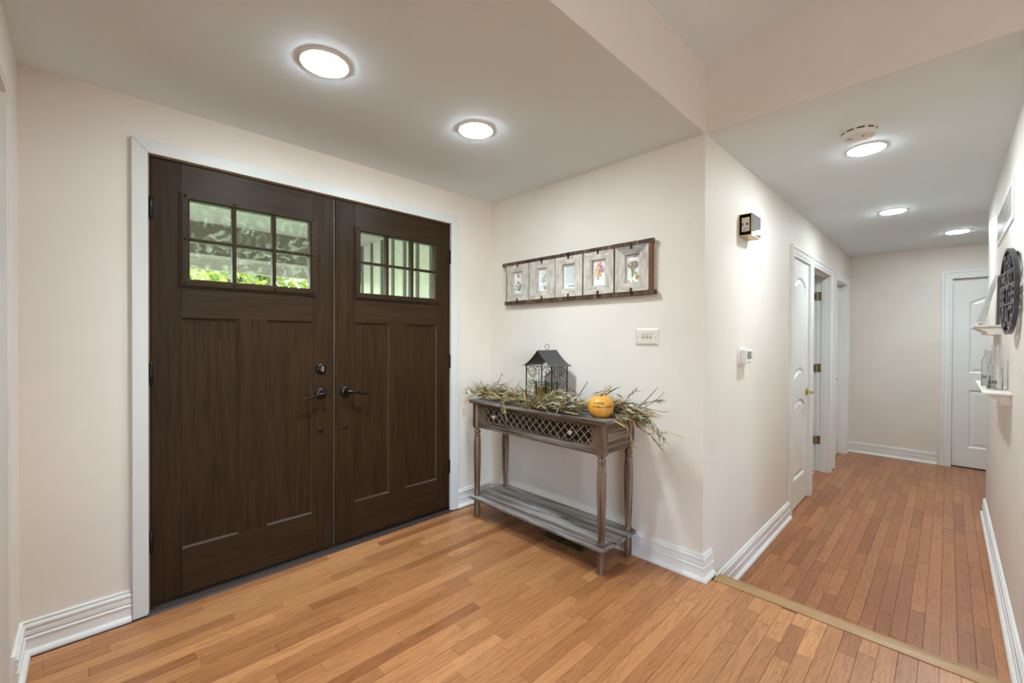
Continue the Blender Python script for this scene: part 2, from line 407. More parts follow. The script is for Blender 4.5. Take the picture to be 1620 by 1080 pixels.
for par, mt in ((fl, 'oak'), (fh, 'oakhall')):
    mb = MB()
    for p_, _, s in allS[300:]:
        if p_ is par: strip_geo(mb, s)
    o = mb.build('planks_beyond', mt, par, tone=True, recalc=False); o['kind'] = 'stuff'
mb = MB()
for s in strips(-3.05, 2.24, -4.1, -1.2, 0, 9, .3, 1.2) + strips(-3.05, -1.5, -1.2, 2.472, 0, 10, .3, 1.2): strip_geo(mb, s)
o = mb.build('planks_living_room', 'oak', fl, tone=True, recalc=False); o['kind'] = 'stuff'

# nosing at the step
prof = [(2.288, -.02), (2.288, .003), (2.292, .005), (2.366, .005), (2.374, .001), (2.377, -.006), (2.374, -.015), (2.364, -.02)]
nos = MB().prism(prof, lambda p, q, t: (p, t, q), -.20, .836).build('trim_1', 'nosing', smooth=True)
struct(nos, 'pale oak nosing strip along the step down into the hallway', 'floor trim')
ris = bx(2.33, 2.352, -.226, E, HZ, -.006).build('trim_2', 'oak'); struct(ris, 'oak riser under the nosing at the hallway step', 'riser')

# ---- walls --------------------------------------------------------
OX0, OX1, OZ = .178, 1.872, 2.068           # rough opening of the front doors
mb = MB().box(-2.6, OX0, D, D+.16, -.02, 2.6).box(OX1, 2.37, D, D+.16, -.02, 2.6).box(OX0, OX1, D, D+.16, OZ, 2.6)
struct(mb.build('wall_back', 'wall'), 'beige entry wall that holds the double front doors', 'wall')
struct(bx(C, C+.12, E, D, -.3, 2.6).build('wall_right', 'wall'), 'beige entry wall behind the console table', 'wall')
LY = 2.255
mb = MB().box(XL-.12, XL, LY, D, -.02, 2.6).box(XL-.12, XL, .98, LY, 2.079, 2.6).box(XL-.12, XL, E, .98, -.02, 2.6)
struct(mb.build('wall_left', 'wall'), 'narrow beige wall beside the white cased opening', 'wall')
H1, H2, H3 = (4.03, 4.605), (4.755, 5.57), (5.90, 6.66)
ZO = 1.907
mb = MB()
xs = [C+.12, H1[0], H1[1], H2[0], H2[1], H3[0], H3[1], F+.12]
for i in range(0, 8, 2): mb.box(xs[i], xs[i+1], E, E+.105, HZ-.02, 2.6)
for h in (H1, H2, H3): mb.box(h[0], h[1], E, E+.105, ZO, 2.6)
struct(mb.build('wall_hall', 'wall'), 'beige hallway wall with the row of white doors', 'wall')
FD = (-.86, -.035)                               # far door opening in y
FZ = 1.922
mb = MB().box(F, F+.12, FD[1], E, HZ-.02, 2.6).box(F, F+.12, -1.95, FD[0], HZ-.02, 2.6).box(F, F+.12, FD[0], FD[1], FZ, 2.6)
struct(mb.build('wall_far', 'wall'), 'beige wall at the far end of the hallway', 'wall')
struct(bx(C, XR, RW-.12, RW, HZ-.02, 2.6).build('wall_hall_right', 'wall'), 'beige wall with vent, round sign and small shelves', 'wall')
mb = MB().box(XR-.12, XR, -1.95, RW-.12, HZ-.02, 2.6).box(XR-.12, F+.12, -1.95, -1.83, HZ-.02, 2.6)
struct(mb.build('wall_branch', 'wall'), 'beige walls of the side passage past the shelves', 'wall')
mb = MB().box(C, C+.12, RW, E+.1, ZC+.0004, 3.7).box(C, C+.12, -4.15, RW, -.02, 3.7)
struct(mb.build('wall_header', 'wall'), 'taupe header wall above the hallway opening', 'wall')
struct(bx(-3.1, C, E, E+.10, ZC+.0004, 2.70).build('wall_soffit', 'wall'), 'beige drop face where the entry ceiling steps down', 'wall')
mb = MB().box(-3.1, XL-.12, E, E+.10, -.02, ZC).box(-3.2, -3.1, -4.15, 2.7, -.02, 3.7)
wx0, wx1, wz0, wz1 = -2.85, -.25, .6, 2.3
mb.box(-3.2, wx0, -4.15, -4.0, -.02, 3.7).box(wx1, C+.12, -4.15, -4.0, -.02, 3.7).box(wx0, wx1, -4.15, -4.0, -.02, wz0).box(wx0, wx1, -4.15, -4.0, wz1, 3.7)
struct(mb.build('wall_living', 'wall'), 'beige walls of the living room behind the entry', 'wall')
# rooms behind the hallway doors
mb = MB().box(4.6, 6.98, 3.0, 3.1, HZ, 2.6).box(4.62, 4.72, E+.105, 3.0, HZ, 2.6).box(6.9, 6.98, E+.105, 3.0, HZ, 2.6).box(C+.12, 4.62, 1.75, 1.85, HZ, 2.6)
mb.box(4.6, 6.98, E+.105, 3.0, HZ-.04, HZ-.004).box(C+.12, 6.98, E+.105, 3.1, 2.3, 2.4)
struct(mb.build('wall_bedroom', 'wall'), 'pale walls of the room behind the open hallway door', 'wall')
mb = MB().box(F+.12, 8.2, -1.95, -1.85, HZ, 2.6).box(F+.12, 8.2, .85, .95, HZ, 2.6).box(8.1, 8.2, -1.85, .85, HZ, 2.6).box(F+.12, 8.2, -1.95, .95, 2.4, 2.5).box(F+.12, 8.2, -1.95, .95, HZ-.05, HZ-.006)
struct(mb.build('wall_end_block', 'wall'), 'unseen walls added past the hallway end door to block light', 'wall')  # closed box added behind the end door against light leaking under it
struct(bx(-3.3, 8.3, -4.3, 3.2, -.50, -.36).build('leak_block_slab', 'gap'), 'unseen slab added under the house to block light', 'light blocker')  # unseen slab added to keep outside light from leaking in below the doors
# ---- ceilings
struct(bx(-3.1, C, E+.0015, D, ZC, ZC+.12).build('ceiling', 'ceil'), 'low white entry ceiling with two recessed lights', 'ceiling')
struct(bx(C+.0015, F+.12, -1.95, E, ZC, ZC+.12).build('ceiling_hall', 'ceil'), 'white hallway ceiling with three recessed lights and a smoke detector', 'ceiling')
zz = lambda y: 2.625 + .167*(E-y)
mb = MB().add([(-3.2,.98,zz(.98)),(C+.05,.98,zz(.98)),(C+.05,-4.15,zz(-4.15)),(-3.2,-4.15,zz(-4.15)),(-3.2,.98,zz(.98)+.1),(C+.05,.98,zz(.98)+.1),(C+.05,-4.15,zz(-4.15)+.1),(-3.2,-4.15,zz(-4.15)+.1)],
   [(0,1,2,3),(4,7,6,5),(0,4,5,1),(1,5,6,2),(2,6,7,3),(3,7,4,0)])
struct(mb.build('ceiling_living', 'ceil'), 'sloped white living room ceiling', 'ceiling')
struct(bx(-3.3, 7.1, -4.3, 2.75, 3.75, 3.85).build('roof', 'beam'), 'roof slab over the house', 'roof')

# ---- baseboards
BP = [(0, 0), (.030, 0), (.0305, .008), (.027, .016), (.020, .021), (.0150, .022), (.0150, .060), (.0180, .062), (.0190, .067), (.0165, .071), (.0085, .073), (.0085, .078),
      (.0150, .080), (.0150, .097), (.0085, .099), (.0085, .103), (.0160, .105), (.0170, .112), (.0145, .118), (.0060, .120), (.0060, .124), (.0110, .126), (.0100, .130), (0, .131)]
def base(name, path, z, label):
    o = MB().sweep(path, BP, lambda p, q, h: (p, q, z+h)).build(name, 'trim'); struct(o, label, 'baseboard'); return o
base('baseboard_left', [(.132, D), (XL, D), (XL, LY-.0)], 0, 'white stepped baseboard in the corner left of the front doors')
base('baseboard_right', [(C+.104, E), (C, E), (C, D), (1.912, D)], 0, 'white stepped baseboard behind the console table, wrapping the wall corner')
base('baseboard_hall', [(3.945, E), (C+.132, E)], HZ, 'white stepped baseboard beside the first hallway door')
base('baseboard_far', [(F, .078), (F, E)], HZ, 'white stepped baseboard on the far hallway wall')
base('baseboard_shelf_wall', [(C+.13, RW), (XR, RW), (XR, RW-.12)], HZ, 'white stepped baseboard under the wall shelves')

# ---- front door casing (flat, mitred), three boards
CI0, CI1, CO0, CO1, CZ0, CZ1 = .190, 1.848, .1345, 1.9125, 2.055, 2.1125
y0, y1 = D-.022, D
def board(poly, name, label):
    struct(MB().prism(poly, lambda p, q, t: (p, t, q), y1, y0).build(name, 'frontcasing', bevel=.0015), label, 'door casing')
g = .0006
board([(CO0, 0), (CI0, 0), (CI0, CZ0-g), (CO0, CZ1-g)], 'trim_3', 'flat white upright casing at the hinge side of the left front door')
board([(CO0+g, CZ1), (CI0+g, CZ0), (CI1-g, CZ0), (CO1-g, CZ1)], 'trim_4', 'flat white head casing across the top of the double front doors')
board([(CI1, CZ0-g), (CI1, 0), (CO1, 0), (CO1, CZ1-g)], 'trim_5', 'flat white upright casing between the front doors and the console corner')
mb = MB().box(OX0, .197, D-.004, D+.14, 0, OZ).box(1.856, OX1, D-.004, D+.14, 0, OZ).box(.197, 1.856, D-.004, D+.14, 2.049, OZ)
mb.box(.197, .212, D+.048, D+.14, 0, 2.049).box(1.841, 1.856, D+.048, D+.14, 0, 2.049).box(.197, 1.856, D+.048, D+.14, 2.034, 2.049)
struct(mb.build('trim_6', 'jamb'), 'stained brown jamb lining the front door opening', 'door jamb')
prof = [(D+.13, -.005), (D-.034, -.005), (D-.030, .006), (D-.01, .010), (D+.04, .014), (D+.13, .014)]
struct(MB().prism(prof, lambda p, q, t: (t, p, q), .186, 1.86).build('trim_7', 'sill'), 'dark metal sill under the double front doors', 'door sill')

# ---- front doors
def front_door(name, x0, x1, sl, sr, lx, mull, label, pane, hinge_x, deadbolt_x, lever_x, lever_dir, knob_x):
    root = empty(name, ((x0+x1)/2, D, .018)); struct(root, label, 'door')
    zb, zt, th = .018, 2.045, .045
    yf, yb = D, D+th
    Z = dict(b=.245, l0=1.330, l1=1.477, t0=1.914)
    q = .0004
    bx(x0, sl-q, yf, yb, zb, zt).build('stile', 'doorv', root, bevel=.0012); bx(sr+q, x1, yf, yb, zb, zt).build('stile', 'doorv', root, bevel=.0012)
    bx(sl, sr, yf, yb, zb, Z['b']).build('rail', 'doorh', root, bevel=.0006); bx(sl, sr, yf, yb, Z['l0'], Z['l1']).build('rail', 'doorh', root, bevel=.0006)
    bx(sl, sr, yf, yb, Z['t0'], zt).build('rail', 'doorh', root, bevel=.0006)
    bx(mull[0], mull[1], yf, yb, Z['b'], Z['l0']).build('mullion', 'doorv', root, bevel=.0006)
    for a, b in ((sl, mull[0]), (mull[1], sr)):
        pn = bx(a, b, yf+.012, yf+.03, Z['b'], Z['l0']).build('panel', 'doorv', root)
        d = .0075
        mo = MB().sweep([(a, Z['b']), (b, Z['b']), (b, Z['l0']), (a, Z['l0'])], [(0, .0005), (d, .0125), (0, .0125)], lambda p, qq, h: (p, yf+h, qq), closed=True)
        mo.build('panel_moulding', 'moulding', pn)
    # lite
    a, b = lx; z0, z1 = 1.477, 1.914; fw = .034
    lf = MB().sweep([(a, z0), (b, z0), (b, z1), (a, z1)], [(-.003, .0), (-.003, -.009), (.004, -.009), (.005, -.016), (fw-.006, -.016), (fw, -.010), (fw, .03), (-.001, .03)], lambda p, qq, h: (p, yf+h, qq), closed=True).build('lite_frame', 'doorh', root)
    gx = [a+fw, a+fw+(b-a-2*fw)/3, a+fw+2*(b-a-2*fw)/3, b-fw]; gz = [z0+fw, 1.697, z1-fw]; mw = .0085
    cuts = [gx[0]-mw, gx[1], gx[2], gx[3]+mw]
    for k in (1, 2): MB().prism([(gx[k]-mw, .028), (gx[k]-mw, -.008), (gx[k]-mw+.003, -.012), (gx[k]+mw-.003, -.012), (gx[k]+mw, -.008), (gx[k]+mw, .028)], lambda p, qq, t: (p, yf+qq, t), gz[0], gz[2]).build('muntin', 'doorv', lf)
    for k in range(3):
        MB().prism([(gz[1]-mw*.8, .027), (gz[1]-mw*.8, -.007), (gz[1]-mw*.8+.003, -.011), (gz[1]+mw*.8-.003, -.011), (gz[1]+mw*.8, -.007), (gz[1]+mw*.8, .027)], lambda p, qq, t: (t, yf+qq, p), cuts[k]+mw, cuts[k+1]-mw).build('muntin', 'doorh', lf)
    for i in range(3):
        for j in range(2):
            bx(cuts[i]+mw*.6, cuts[i+1]-mw*.6, yf+.012, yf+.018, gz[j]+(.004 if j else 0), gz[j+1]-(0 if j else .004)).build('pane', pane, root)
    hw = fw/2
    for sx, sz in [(a+hw, z0+hw), (b-hw, z0+hw), (a+hw, z1-hw), (b-hw, z1-hw), (gx[1], z0+hw), (gx[2], z0+hw), (gx[1], z1-hw), (gx[2], z1-hw), (a+hw, gz[1]), (b-hw, gz[1])]:
        MB().lathe([(.0058, .0), (.0052, .003), (.003, .005), (0, .0056)], (sx, yf-.016, sz), '-y', 8).build('screw', 'bronze', lf, smooth=True)
    for hz in (1.818, 1.073, .318):
        h = MB().lathe([(.0, -.052), (.005, -.051), (.0072, -.048), (.0072, .048), (.005, .051), (0, .052)], (hinge_x, yf-.006, hz), 'z', 10)
        s_ = 1 if hinge_x < 1 else -1
        h.box(hinge_x, hinge_x+s_*.012, yf-.004, yf+.002, hz-.048, hz+.048)
        h.build('hinge', 'bronze', root, smooth=True)
    # handle
    ro = MB().lathe([(.033, 0), (.033, .004), (.030, .009), (.024, .012), (.016, .014), (.013, .018), (.0125, .044), (.011, .047), (0, .048)], (lever_x, yf, .920), '-y', 24).build('handle_rosette', 'bronze', root, smooth=True)
    s_ = lever_dir; L = .122
    pts = [(lever_x - s_*.006, yf-.046, .921), (lever_x+s_*.012, yf-.050, .922), (lever_x+s_*.04, yf-.054, .918), (lever_x+s_*.075, yf-.054, .906), (lever_x+s_*.10, yf-.052, .902), (lever_x+s_*L, yf-.049, .908)]
    MB().tube(pts, [.011, .0105, .0085, .007, .0062, .0045], 10).build('lever', 'bronze', ro, smooth=True)
    if deadbolt_x:
        db = MB().lathe([(.030, 0), (.030, .005), (.026, .011), (.020, .013), (.018, .018), (0, .018)], (deadbolt_x, yf, 1.062), '-y', 24).build('deadbolt', 'bronze', root, smooth=True)
        MB().box(deadbolt_x-.004, deadbolt_x+.004, yf-.034, yf-.017, 1.045, 1.079).build('thumb_turn', 'chrome', db, bevel=.002)
    MB().lathe([(.013, 0), (.013, .004), (.009, .006), (.007, .010), (0, .011)], (knob_x, yf, .708), '-y', 14).build('bolt_cap', 'bronze', root, smooth=True)
    sw = MB().box(x0, x1, yf-.004, yf, .020, .030).build('door_sweep', 'bronze', root)
    return root
fd = front_door('door_1', .200, 1.0195, .310, .900, (.306, .917), (.542, .669), 'dark brown front door leaf with a deadbolt above its lever', 'pane', .200, .946, .946, -1, .943)
bx(1.0195, 1.0215, D-.0005, D+.045, .02, 2.043).build('edge_glint', 'edgeglint', fd)  # thin strip added as the light line on the leaf's reflecting edge
fd2 = front_door('door_2', 1.026, 1.853, 1.144, 1.739, (1.142, 1.75), (1.374, 1.493), 'dark brown front door leaf next to the console, lever only', 'pane2', 1.853, None, 1.089, 1, 1.085)
MB().prism([(1.026, .001), (1.026, -.006), (1.030, -.009), (1.040, -.009), (1.044, -.005), (1.046, .001)], lambda p, q, t: (p, D+q, t), .035, 2.043).build('astragal', 'doorv', fd2)

# ---- interior casings
CP = [(0, 0), (0, .011), (.004, .013), (.014, .013), (.017, .010), (.022, .010), (.025, .013), (.052, .016), (.056, .013), (.061, .014), (.066, .020), (.084, .021), (.088, .017), (.088, 0)]
def casing(name, a, b, zt, fn, label, left=True, right=True, z0=HZ):
    # path anticlockwise seen from the room so that "left" of travel is outward
    path = ([(a, z0)] if left else []) + [(a, zt), (b, zt)] + ([(b, z0)] if right else [])
    o = MB().sweep(path, CP, fn).build(name, 'trim'); struct(o, label, 'door casing')
fnH = lambda p, q, h: (p, E-h, q)
casing('trim_8', H1[0], H1[1]+.01, ZO, fnH, 'white moulded casing around the first hallway door')
casing('trim_9', H2[0]-.005, H2[1], ZO, fnH, 'white moulded casing around the open hallway doorway')
casing('trim_10', H3[0], H3[1], ZO, fnH, 'white moulded casing around the last door on the hallway side')
casing('trim_11', -FD[1], -FD[0], FZ, lambda p, q, h: (F-h, -p, q), 'white moulded casing around the door at the hallway end')
def lining(name, h, label):
    mb = MB().box(h[0]-.018, h[0]+.002, E-.002, E+.112, HZ, ZO+.016).box(h[1]-.002, h[1]+.018, E-.002, E+.112, HZ, ZO+.016).box(h[0], h[1], E-.002, E+.112, ZO-.002, ZO+.016)
    return struct(mb.build(name, 'trim'), label, 'door jamb')
lining('trim_12', H1, 'white jamb of the first hallway door'); lining('trim_13', H2, 'white jamb of the open hallway doorway'); lining('trim_14', H3, 'white jamb of the last hallway door')
mb = MB().box(H2[0], H2[0]+.012, E+.062, E+.10, HZ, ZO).box(H2[1]-.014, H2[1], E+.035, E+.068, HZ, ZO).box(H2[0], H2[1], E+.035, E+.068, ZO-.014, ZO)
struct(mb.build('trim_15', 'trim'), 'white door stop inside the open hallway doorway', 'door stop')
mb = MB().box(F-.002, F+.125, FD[0]-.018, FD[0]+.002, HZ, FZ+.016).box(F-.002, F+.125, FD[1]-.002, FD[1]+.018, HZ, FZ+.016).box(F-.002, F+.125, FD[0], FD[1], FZ-.002, FZ+.016)
struct(mb.build('trim_16', 'trim'), 'white jamb of the door at the hallway end', 'door jamb')
# cased opening at the left edge
mb = MB().box(XL-.135, XL-.002, LY-.018, LY, -.0, 2.079).box(XL-.135, XL-.002, .98, .998, 0, 2.079).box(XL-.135, XL-.002, .998, LY-.018, 2.061, 2.079)
mb.box(XL-.06, XL-.03, LY-.034, LY-.018, 0, 2.061)
struct(mb.build('trim_17', 'trim'), 'white jamb of the cased opening at the left edge', 'door jamb')

# ---- interior panel doors
def arch_top(x0, x1, zs, rise, n=10):
    c = (x0+x1)/2; w = (x1-x0)/2; Rr = (w*w+rise*rise)/(2*rise)
    return lambda x: zs + math.sqrt(max(0, Rr*Rr-(x-c)**2)) - (Rr-rise)
def panel_loop(x0, x1, zb, zt, rb, rt, ins, n=12):
    """outline of a panel, inset by ins; rb/rt rise of the curved bottom/top edge (0 = straight)"""
    a, b = x0+ins, x1-ins
    fb = arch_top(x0, x1, zb, rb) if rb else (lambda x: zb)
    ft = arch_top(x0, x1, zt-rt, rt) if rt else (lambda x: zt)
    xs = [a+(b-a)*i/n for i in range(n+1)]
    return [(x, fb(x)+ins) for x in xs] + [(x, ft(x)-ins) for x in reversed(xs)]
def panel_door(root, x0, x1, z0, z1, panels, fn, th=.035):
    """fn(p, q, d): d depth behind the face. One slab with sunk, raised-centre panels"""
    bm = bmesh.new()
    def loop(pts, d): return [bm.verts.new(Vector(fn(p, q, d))) for p, q in pts]
    def ring(vs): return [bm.edges.new((vs[i], vs[(i+1) % len(vs)])) for i in range(len(vs))]
    outer = [(x0, z0), (x1, z0), (x1, z1), (x0, z1)]
    vo = loop(outer, 0); es = ring(vo); loops = []
    for P in panels:
        L = loop(panel_loop(*P, 0), 0); es += ring(L); loops.append((P, L))
    bmesh.ops.triangle_fill(bm, use_beauty=True, use_dissolve=False, edges=es)
    vb = loop(outer, th)
    for i in range(4): bm.faces.new((vo[i], vo[(i+1) % 4], vb[(i+1) % 4], vb[i]))
    bm.faces.new(vb)
    for P, L in loops:
        prev = L
        for ins, d in ((.006, .004), (.016, .010), (.024, .010), (.05, .003)):
            cur = loop(panel_loop(*P, ins), d); k = len(cur)
            for i in range(k): bm.faces.new((prev[i], prev[(i+1) % k], cur[(i+1) % k], cur[i]))
            prev = cur
        bm.faces.new(prev)
    bmesh.ops.recalc_face_normals(bm, faces=bm.faces)
    mb = MB(); bm.verts.index_update()
    mb.v = [tuple(v.co) for v in bm.verts]; mb.f = [tuple(v.index for v in f.verts) for f in bm.faces]; mb.col = [(1, 1, 1)]*len(mb.f); bm.free()
    return mb.build('slab', 'trim', root, recalc=True)
def lever(root, c, out, along, mat='brass'):
    c = Vector(c); out = Vector(out); along = Vector(along)
    ax = {(0, -1, 0): '-y', (-1, 0, 0): '-x'}[tuple(int(x) for x in out)]
    ro = MB().lathe([(.031, 0), (.031, .004), (.022, .012), (.011, .016), (.010, .05), (.012, .054), (0, .056)], c, ax, 20).build('handle_rosette', mat, root, smooth=True)
    pts = [c+out*.05, c+out*.056+along*.03, c+out*.057+along*.07+Vector((0, 0, -.004)), c+out*.054+along*.11]
    MB().tube(pts, [.009, .0075, .0065, .006], 8).build('lever', 'chrome' if mat == 'chrome' else mat, ro, smooth=True)
def brass_hinge(root, x, y, z, mat='oldbrass', w=.0, leaf=None):
    mb = MB().lathe([(0, -.047), (.006, -.046), (.006, .046), (0, .047)], (x, y, z), 'z', 8)
    if leaf: mb.box(*leaf, z-.045, z+.045)
    mb.build('hinge', mat, root, smooth=True)
d3 = empty('door_3', ((H1[0]+H1[1])/2, E, HZ)); struct(d3, 'white arched panel door nearest the thermostat, closed with brass lever', 'door')
a, b = H1[0]+.004, H1[1]-.004; dz0 = HZ+.012
panel_door(d3, a, b, dz0, ZO-.004, [(a+.09, b-.09, .90, 1.765, .055, .075), (a+.09, b-.09, .07, .735, 0, .065)], lambda p, q, d: (p, E+.004+d, q))
for z in (1.685, .93, .155): brass_hinge(d3, a+.002, E-.004, z, leaf=(a-.002, a+.014, E-.003, E+.004))
lever(d3, (b-.055, E+.004, .775), (0, -1, 0), (-1, 0, 0))
d4 = empty('door_4', (H2[1]-.02, E+.1, HZ)); struct(d4, 'white door swung open into the room, three brass hinges showing', 'door')
sx = H2[1]-.004
panel_door(d4, E+.112, E+.112+.79, dz0, ZO-.006, [(E+.21, E+.8, .90, 1.765, .055, .075), (E+.21, E+.8, .07, .735, 0, .065)], lambda p, q, d: (sx-.04+d, p, q))
for z in (1.70, .935, .165):
    mb = MB().lathe([(0, -.05), (.0065, -.049), (.0065, .049), (0, .05)], (sx-.045, E+.106, z), 'z', 8)
    mb.prism([(E+.066, z-.045), (E+.104, z-.045), (E+.104, z+.045), (E+.066, z+.045)], lambda p, q, t: (t, p, q), sx-.0, sx+.002)
    mb.prism([(E+.115, z-.035), (E+.135, z-.045), (E+.152, z-.04), (E+.156, z), (E+.152, z+.04), (E+.135, z+.045), (E+.115, z+.035)], lambda p, q, t: (t, p, q), sx-.042, sx-.039)
    mb.build('hinge', 'oldbrass', d4)
d5 = empty('door_5', ((H3[0]+H3[1])/2, E+.06, HZ)); struct(d5, 'white door set back in the last frame on the hallway side, brass lever', 'door')
a, b = H3[0]+.004, H3[1]-.004
panel_door(d5, a, b, dz0, ZO-.004, [(a+.1, b-.1, .90, 1.765, .055, .075), (a+.1, b-.1, .07, .735, 0, .065)], lambda p, q, d: (p, E+.066+d, q))
lever(d5, (a+.13, E+.066, .79), (0, -1, 0), (1, 0, 0))
d6 = empty('door_6', (F+.04, (FD[0]+FD[1])/2, HZ)); struct(d6, 'white two panel door at the far end of the hallway', 'door')
a, b = -FD[1]+.004, -FD[0]-.004
panel_door(d6, a, b, dz0, FZ-.004, [(a+.125, b-.125, .878, 1.735, 0, .085), (a+.125, b-.125, .055, .692, 0, 0)], lambda p, q, d: (F+.04+d, -p, q))

# living room window behind the camera
wf = MB()
for a in (wx0, (2*wx0+wx1)/3, (wx0+2*wx1)/3, wx1): wf.box(a-.03, a+.03, -4.12, -3.98, wz0-.03, wz1+.03)
for z in (wz0, wz1): wf.box(wx0-.03, wx1+.03, -4.12, -3.98, z-.03, z+.03)
struct(wf.build('window_1', 'trim'), 'white framed living room window behind the entry', 'window')

# ================================================================== LIGHT FIXTURES
def can_light(x, y, label, z=ZC, power='lens'):
    o = empty('recessed_light', (x, y, z)); tag(o, label, 'ceiling light', 'recessed ceiling lights')
    MB().lathe([(.0797, .0040), (.0825, .0056), (.089, .0048), (.096, .0008), (.096, -.004), (.0797, -.004)], (x, y, z), '-z', 40).build('trim_ring', 'whiteplastic', o, smooth=True)
    l = bpy.data.lights.new('downlight_beam', 'SPOT'); q = bpy.data.objects.new('downlight_beam', l); COL.objects.link(q)
    l.energy = BEAM*{'lens': 1, 'lens_hall': .6, 'lens_added': .25}[power]; l.color = (.86, 1.0, 1.06); l.spot_size = math.radians(125); l.spot_blend = 1.0; l.shadow_soft_size = .03
    q.parent = o; q.location = (0, 0, -.055)
    MB().lathe([(.0795, -.003), (.0795, .004), (.075, .0088), (.055, .0118), (0, .0128)], (x, y, z), '-z', 36).build('lens', power, o, smooth=True)
can_light(.648, 1.685, 'round recessed ceiling light above the left front door')
can_light(1.395, 1.68, 'round recessed ceiling light nearest the console corner of the entry')
can_light(3.05, .323, 'round recessed hallway light right behind the smoke detector', ZC, 'lens_hall')
can_light(4.68, .322, 'round recessed light midway down the hallway ceiling', ZC, 'lens_hall')
can_light(5.985, -.06, 'round recessed light at the far turn of the hallway', ZC, 'lens_hall')
can_light(-.6, -1.5, 'unseen recessed light added to the sloped living room ceiling near the entry', zz(-1.5)-.03, 'lens_added')  # this lamp and the next are unseen, added to light the living room
can_light(1.0, -3.0, 'unseen recessed light added to the sloped living room ceiling by the back wall', zz(-3.0)-.03, 'lens_added')

# smoke detector
sd = empty('smoke_detector', (2.737, .319, ZC)); tag(sd, 'round white smoke detector on the hallway ceiling', 'smoke detector')
MB().lathe([(.080, 0), (.080, .010), (.076, .013), (.0, .013)], (2.737, .319, ZC), '-z', 40).build('mounting_ring', 'whiteplastic', sd, smooth=True)
bd = MB().lathe([(.070, .010), (.070, .018), (.068, .036), (.062, .043), (.05, .045), (0, .046)], (2.737, .319, ZC), '-z', 40).build('body', 'whiteplastic', sd, smooth=True)
for k in range(10):
    a0 = k*2*math.pi/10; mb = MB(); pts = [(math.cos(a0+t*.44), math.sin(a0+t*.44)) for t in (0, .25, .5, .75, 1)]
    vs = [(2.737+.0705*c_, .319+.0705*s_, ZC-z_) for c_, s_ in pts for z_ in (.016, .022)]
    vs += [(2.737+.062*c_, .319+.062*s_, ZC-z_) for c_, s_ in pts for z_ in (.016, .022)]
    fs = [(2*i, 2*i+1, 2*i+3, 2*i+2) for i in range(4)] + [(10+2*i, 10+2*i+2, 10+2*i+3, 10+2*i+1) for i in range(4)]
    fs += [(2*i, 2*i+2, 12+2*i, 10+2*i) for i in range(4)] + [(2*i+1, 11+2*i, 13+2*i, 2*i+3) for i in range(4)] + [(0, 10, 11, 1), (8, 9, 19, 18)]
    mb.add(vs, fs).build('vent_slot', 'dark', bd)
mb = MB()
for i in range(4):
    mb.box(2.712, 2.738-.002*i, .345+.005*i, .3475+.005*i, ZC-.0455, ZC-.0435)
mb.build('printed_label', 'ink', bd)
MB().lathe([(.006, 0), (.005, .003), (0, .0035)], (2.72, .30, ZC-.0448), '-z', 12).build('test_button', 'greyplastic', bd)

# ================================================================== CONSOLE TABLE
ct = empty('console_table', (2.05, 1.775, 0)); tag(ct, 'weathered wood console table with lattice drawer and lower shelf', 'console table')
TX0, TX1, TY0, TY1 = 1.876, 2.226, 1.222, 2.330
top = bx(TX0, TX1, TY0, TY1, .799, .815).build('table_top', 'cons_top', ct, bevel=.004, seg=2)
bx(TX0+.003, TX1-.003, TY0+.003, TY1-.003, .790, .800).build('top_edge', 'cons_edge', top, bevel=.003)
LEGS = [(1.921, 1.272), (1.921, 2.286), (2.192, 1.272), (2.192, 2.286)]
leg_prof = [(.016, .150), (.0215, .152), (.0225, .160), (.019, .168), (.0175, .174), (.0175, .19), (.0205, .27), (.0235, .38), (.0245, .46), (.0235, .52), (.021, .556), (.019, .564), (.0215, .568), (.0215, .574), (.0165, .578), (.0200, .584), (.0225, .594), (.0215, .604), (.0165, .610), (.0165, .614), (.022, .618), (.022, .624)]
foot_prof = [(.0, 0), (.0165, .0), (.019, .006), (.0205, .10), (.0185, .112), (.0175, .118), (.0205, .122), (.0205, .136)]
for i, (lx, ly) in enumerate(LEGS):
    lg = MB().lathe(leg_prof, (lx, ly, 0), 'z', 20).build('leg', 'cons_z', ct, smooth=True)
    MB().lathe(foot_prof, (lx, ly, 0), 'z', 20).build('foot', 'cons_z', lg, smooth=True)
    hw = .0225
    ps = MB().box(lx-hw, lx+hw, ly-hw, ly+hw, .622, .790)
    sgn = -1 if lx < 2 else 1
    for k in (-1, 0, 1): ps.box(lx+sgn*hw, lx+sgn*(hw+.0018), ly+k*.011-.0035, ly+k*.011+.0035, .626, .786)
    ps.build('corner_post', 'cons_z', lg, bevel=.0012)
ch = [(1.868, 1.252), (1.888, 1.229), (2.206, 1.229), (2.226, 1.249), (2.226, 2.309), (2.206, 2.329), (1.888, 2.329), (1.868, 2.306)]
# lower shelf of boards
edges = [1.868, 1.957, 2.047, 2.137, 2.226]
sh = empty('lower_shelf', (2.047, 1.779, .137)); sh.parent = ct; sh.location = Vector((2.047, 1.779, .137)) - WORLD[ct.name]
for k in range(4):
    a, b = edges[k]+.0004, edges[k+1]-.0004
    c0, c1 = (.023 if k == 0 else 0), (.02 if k == 3 else 0)
    poly = [(a, 1.229+c0), (a+c0, 1.229), (b-c1, 1.229), (b, 1.229+c1), (b, 2.329-c1), (b-c1, 2.329), (a+c0, 2.329), (a, 2.329-c0)]
    poly = [p for i, p in enumerate(poly) if p != poly[i-1]]
    MB().prism(poly, lambda p, q, t: (p, q, t), .138, .150).build('plank', 'cons_top', sh, bevel=.0012)
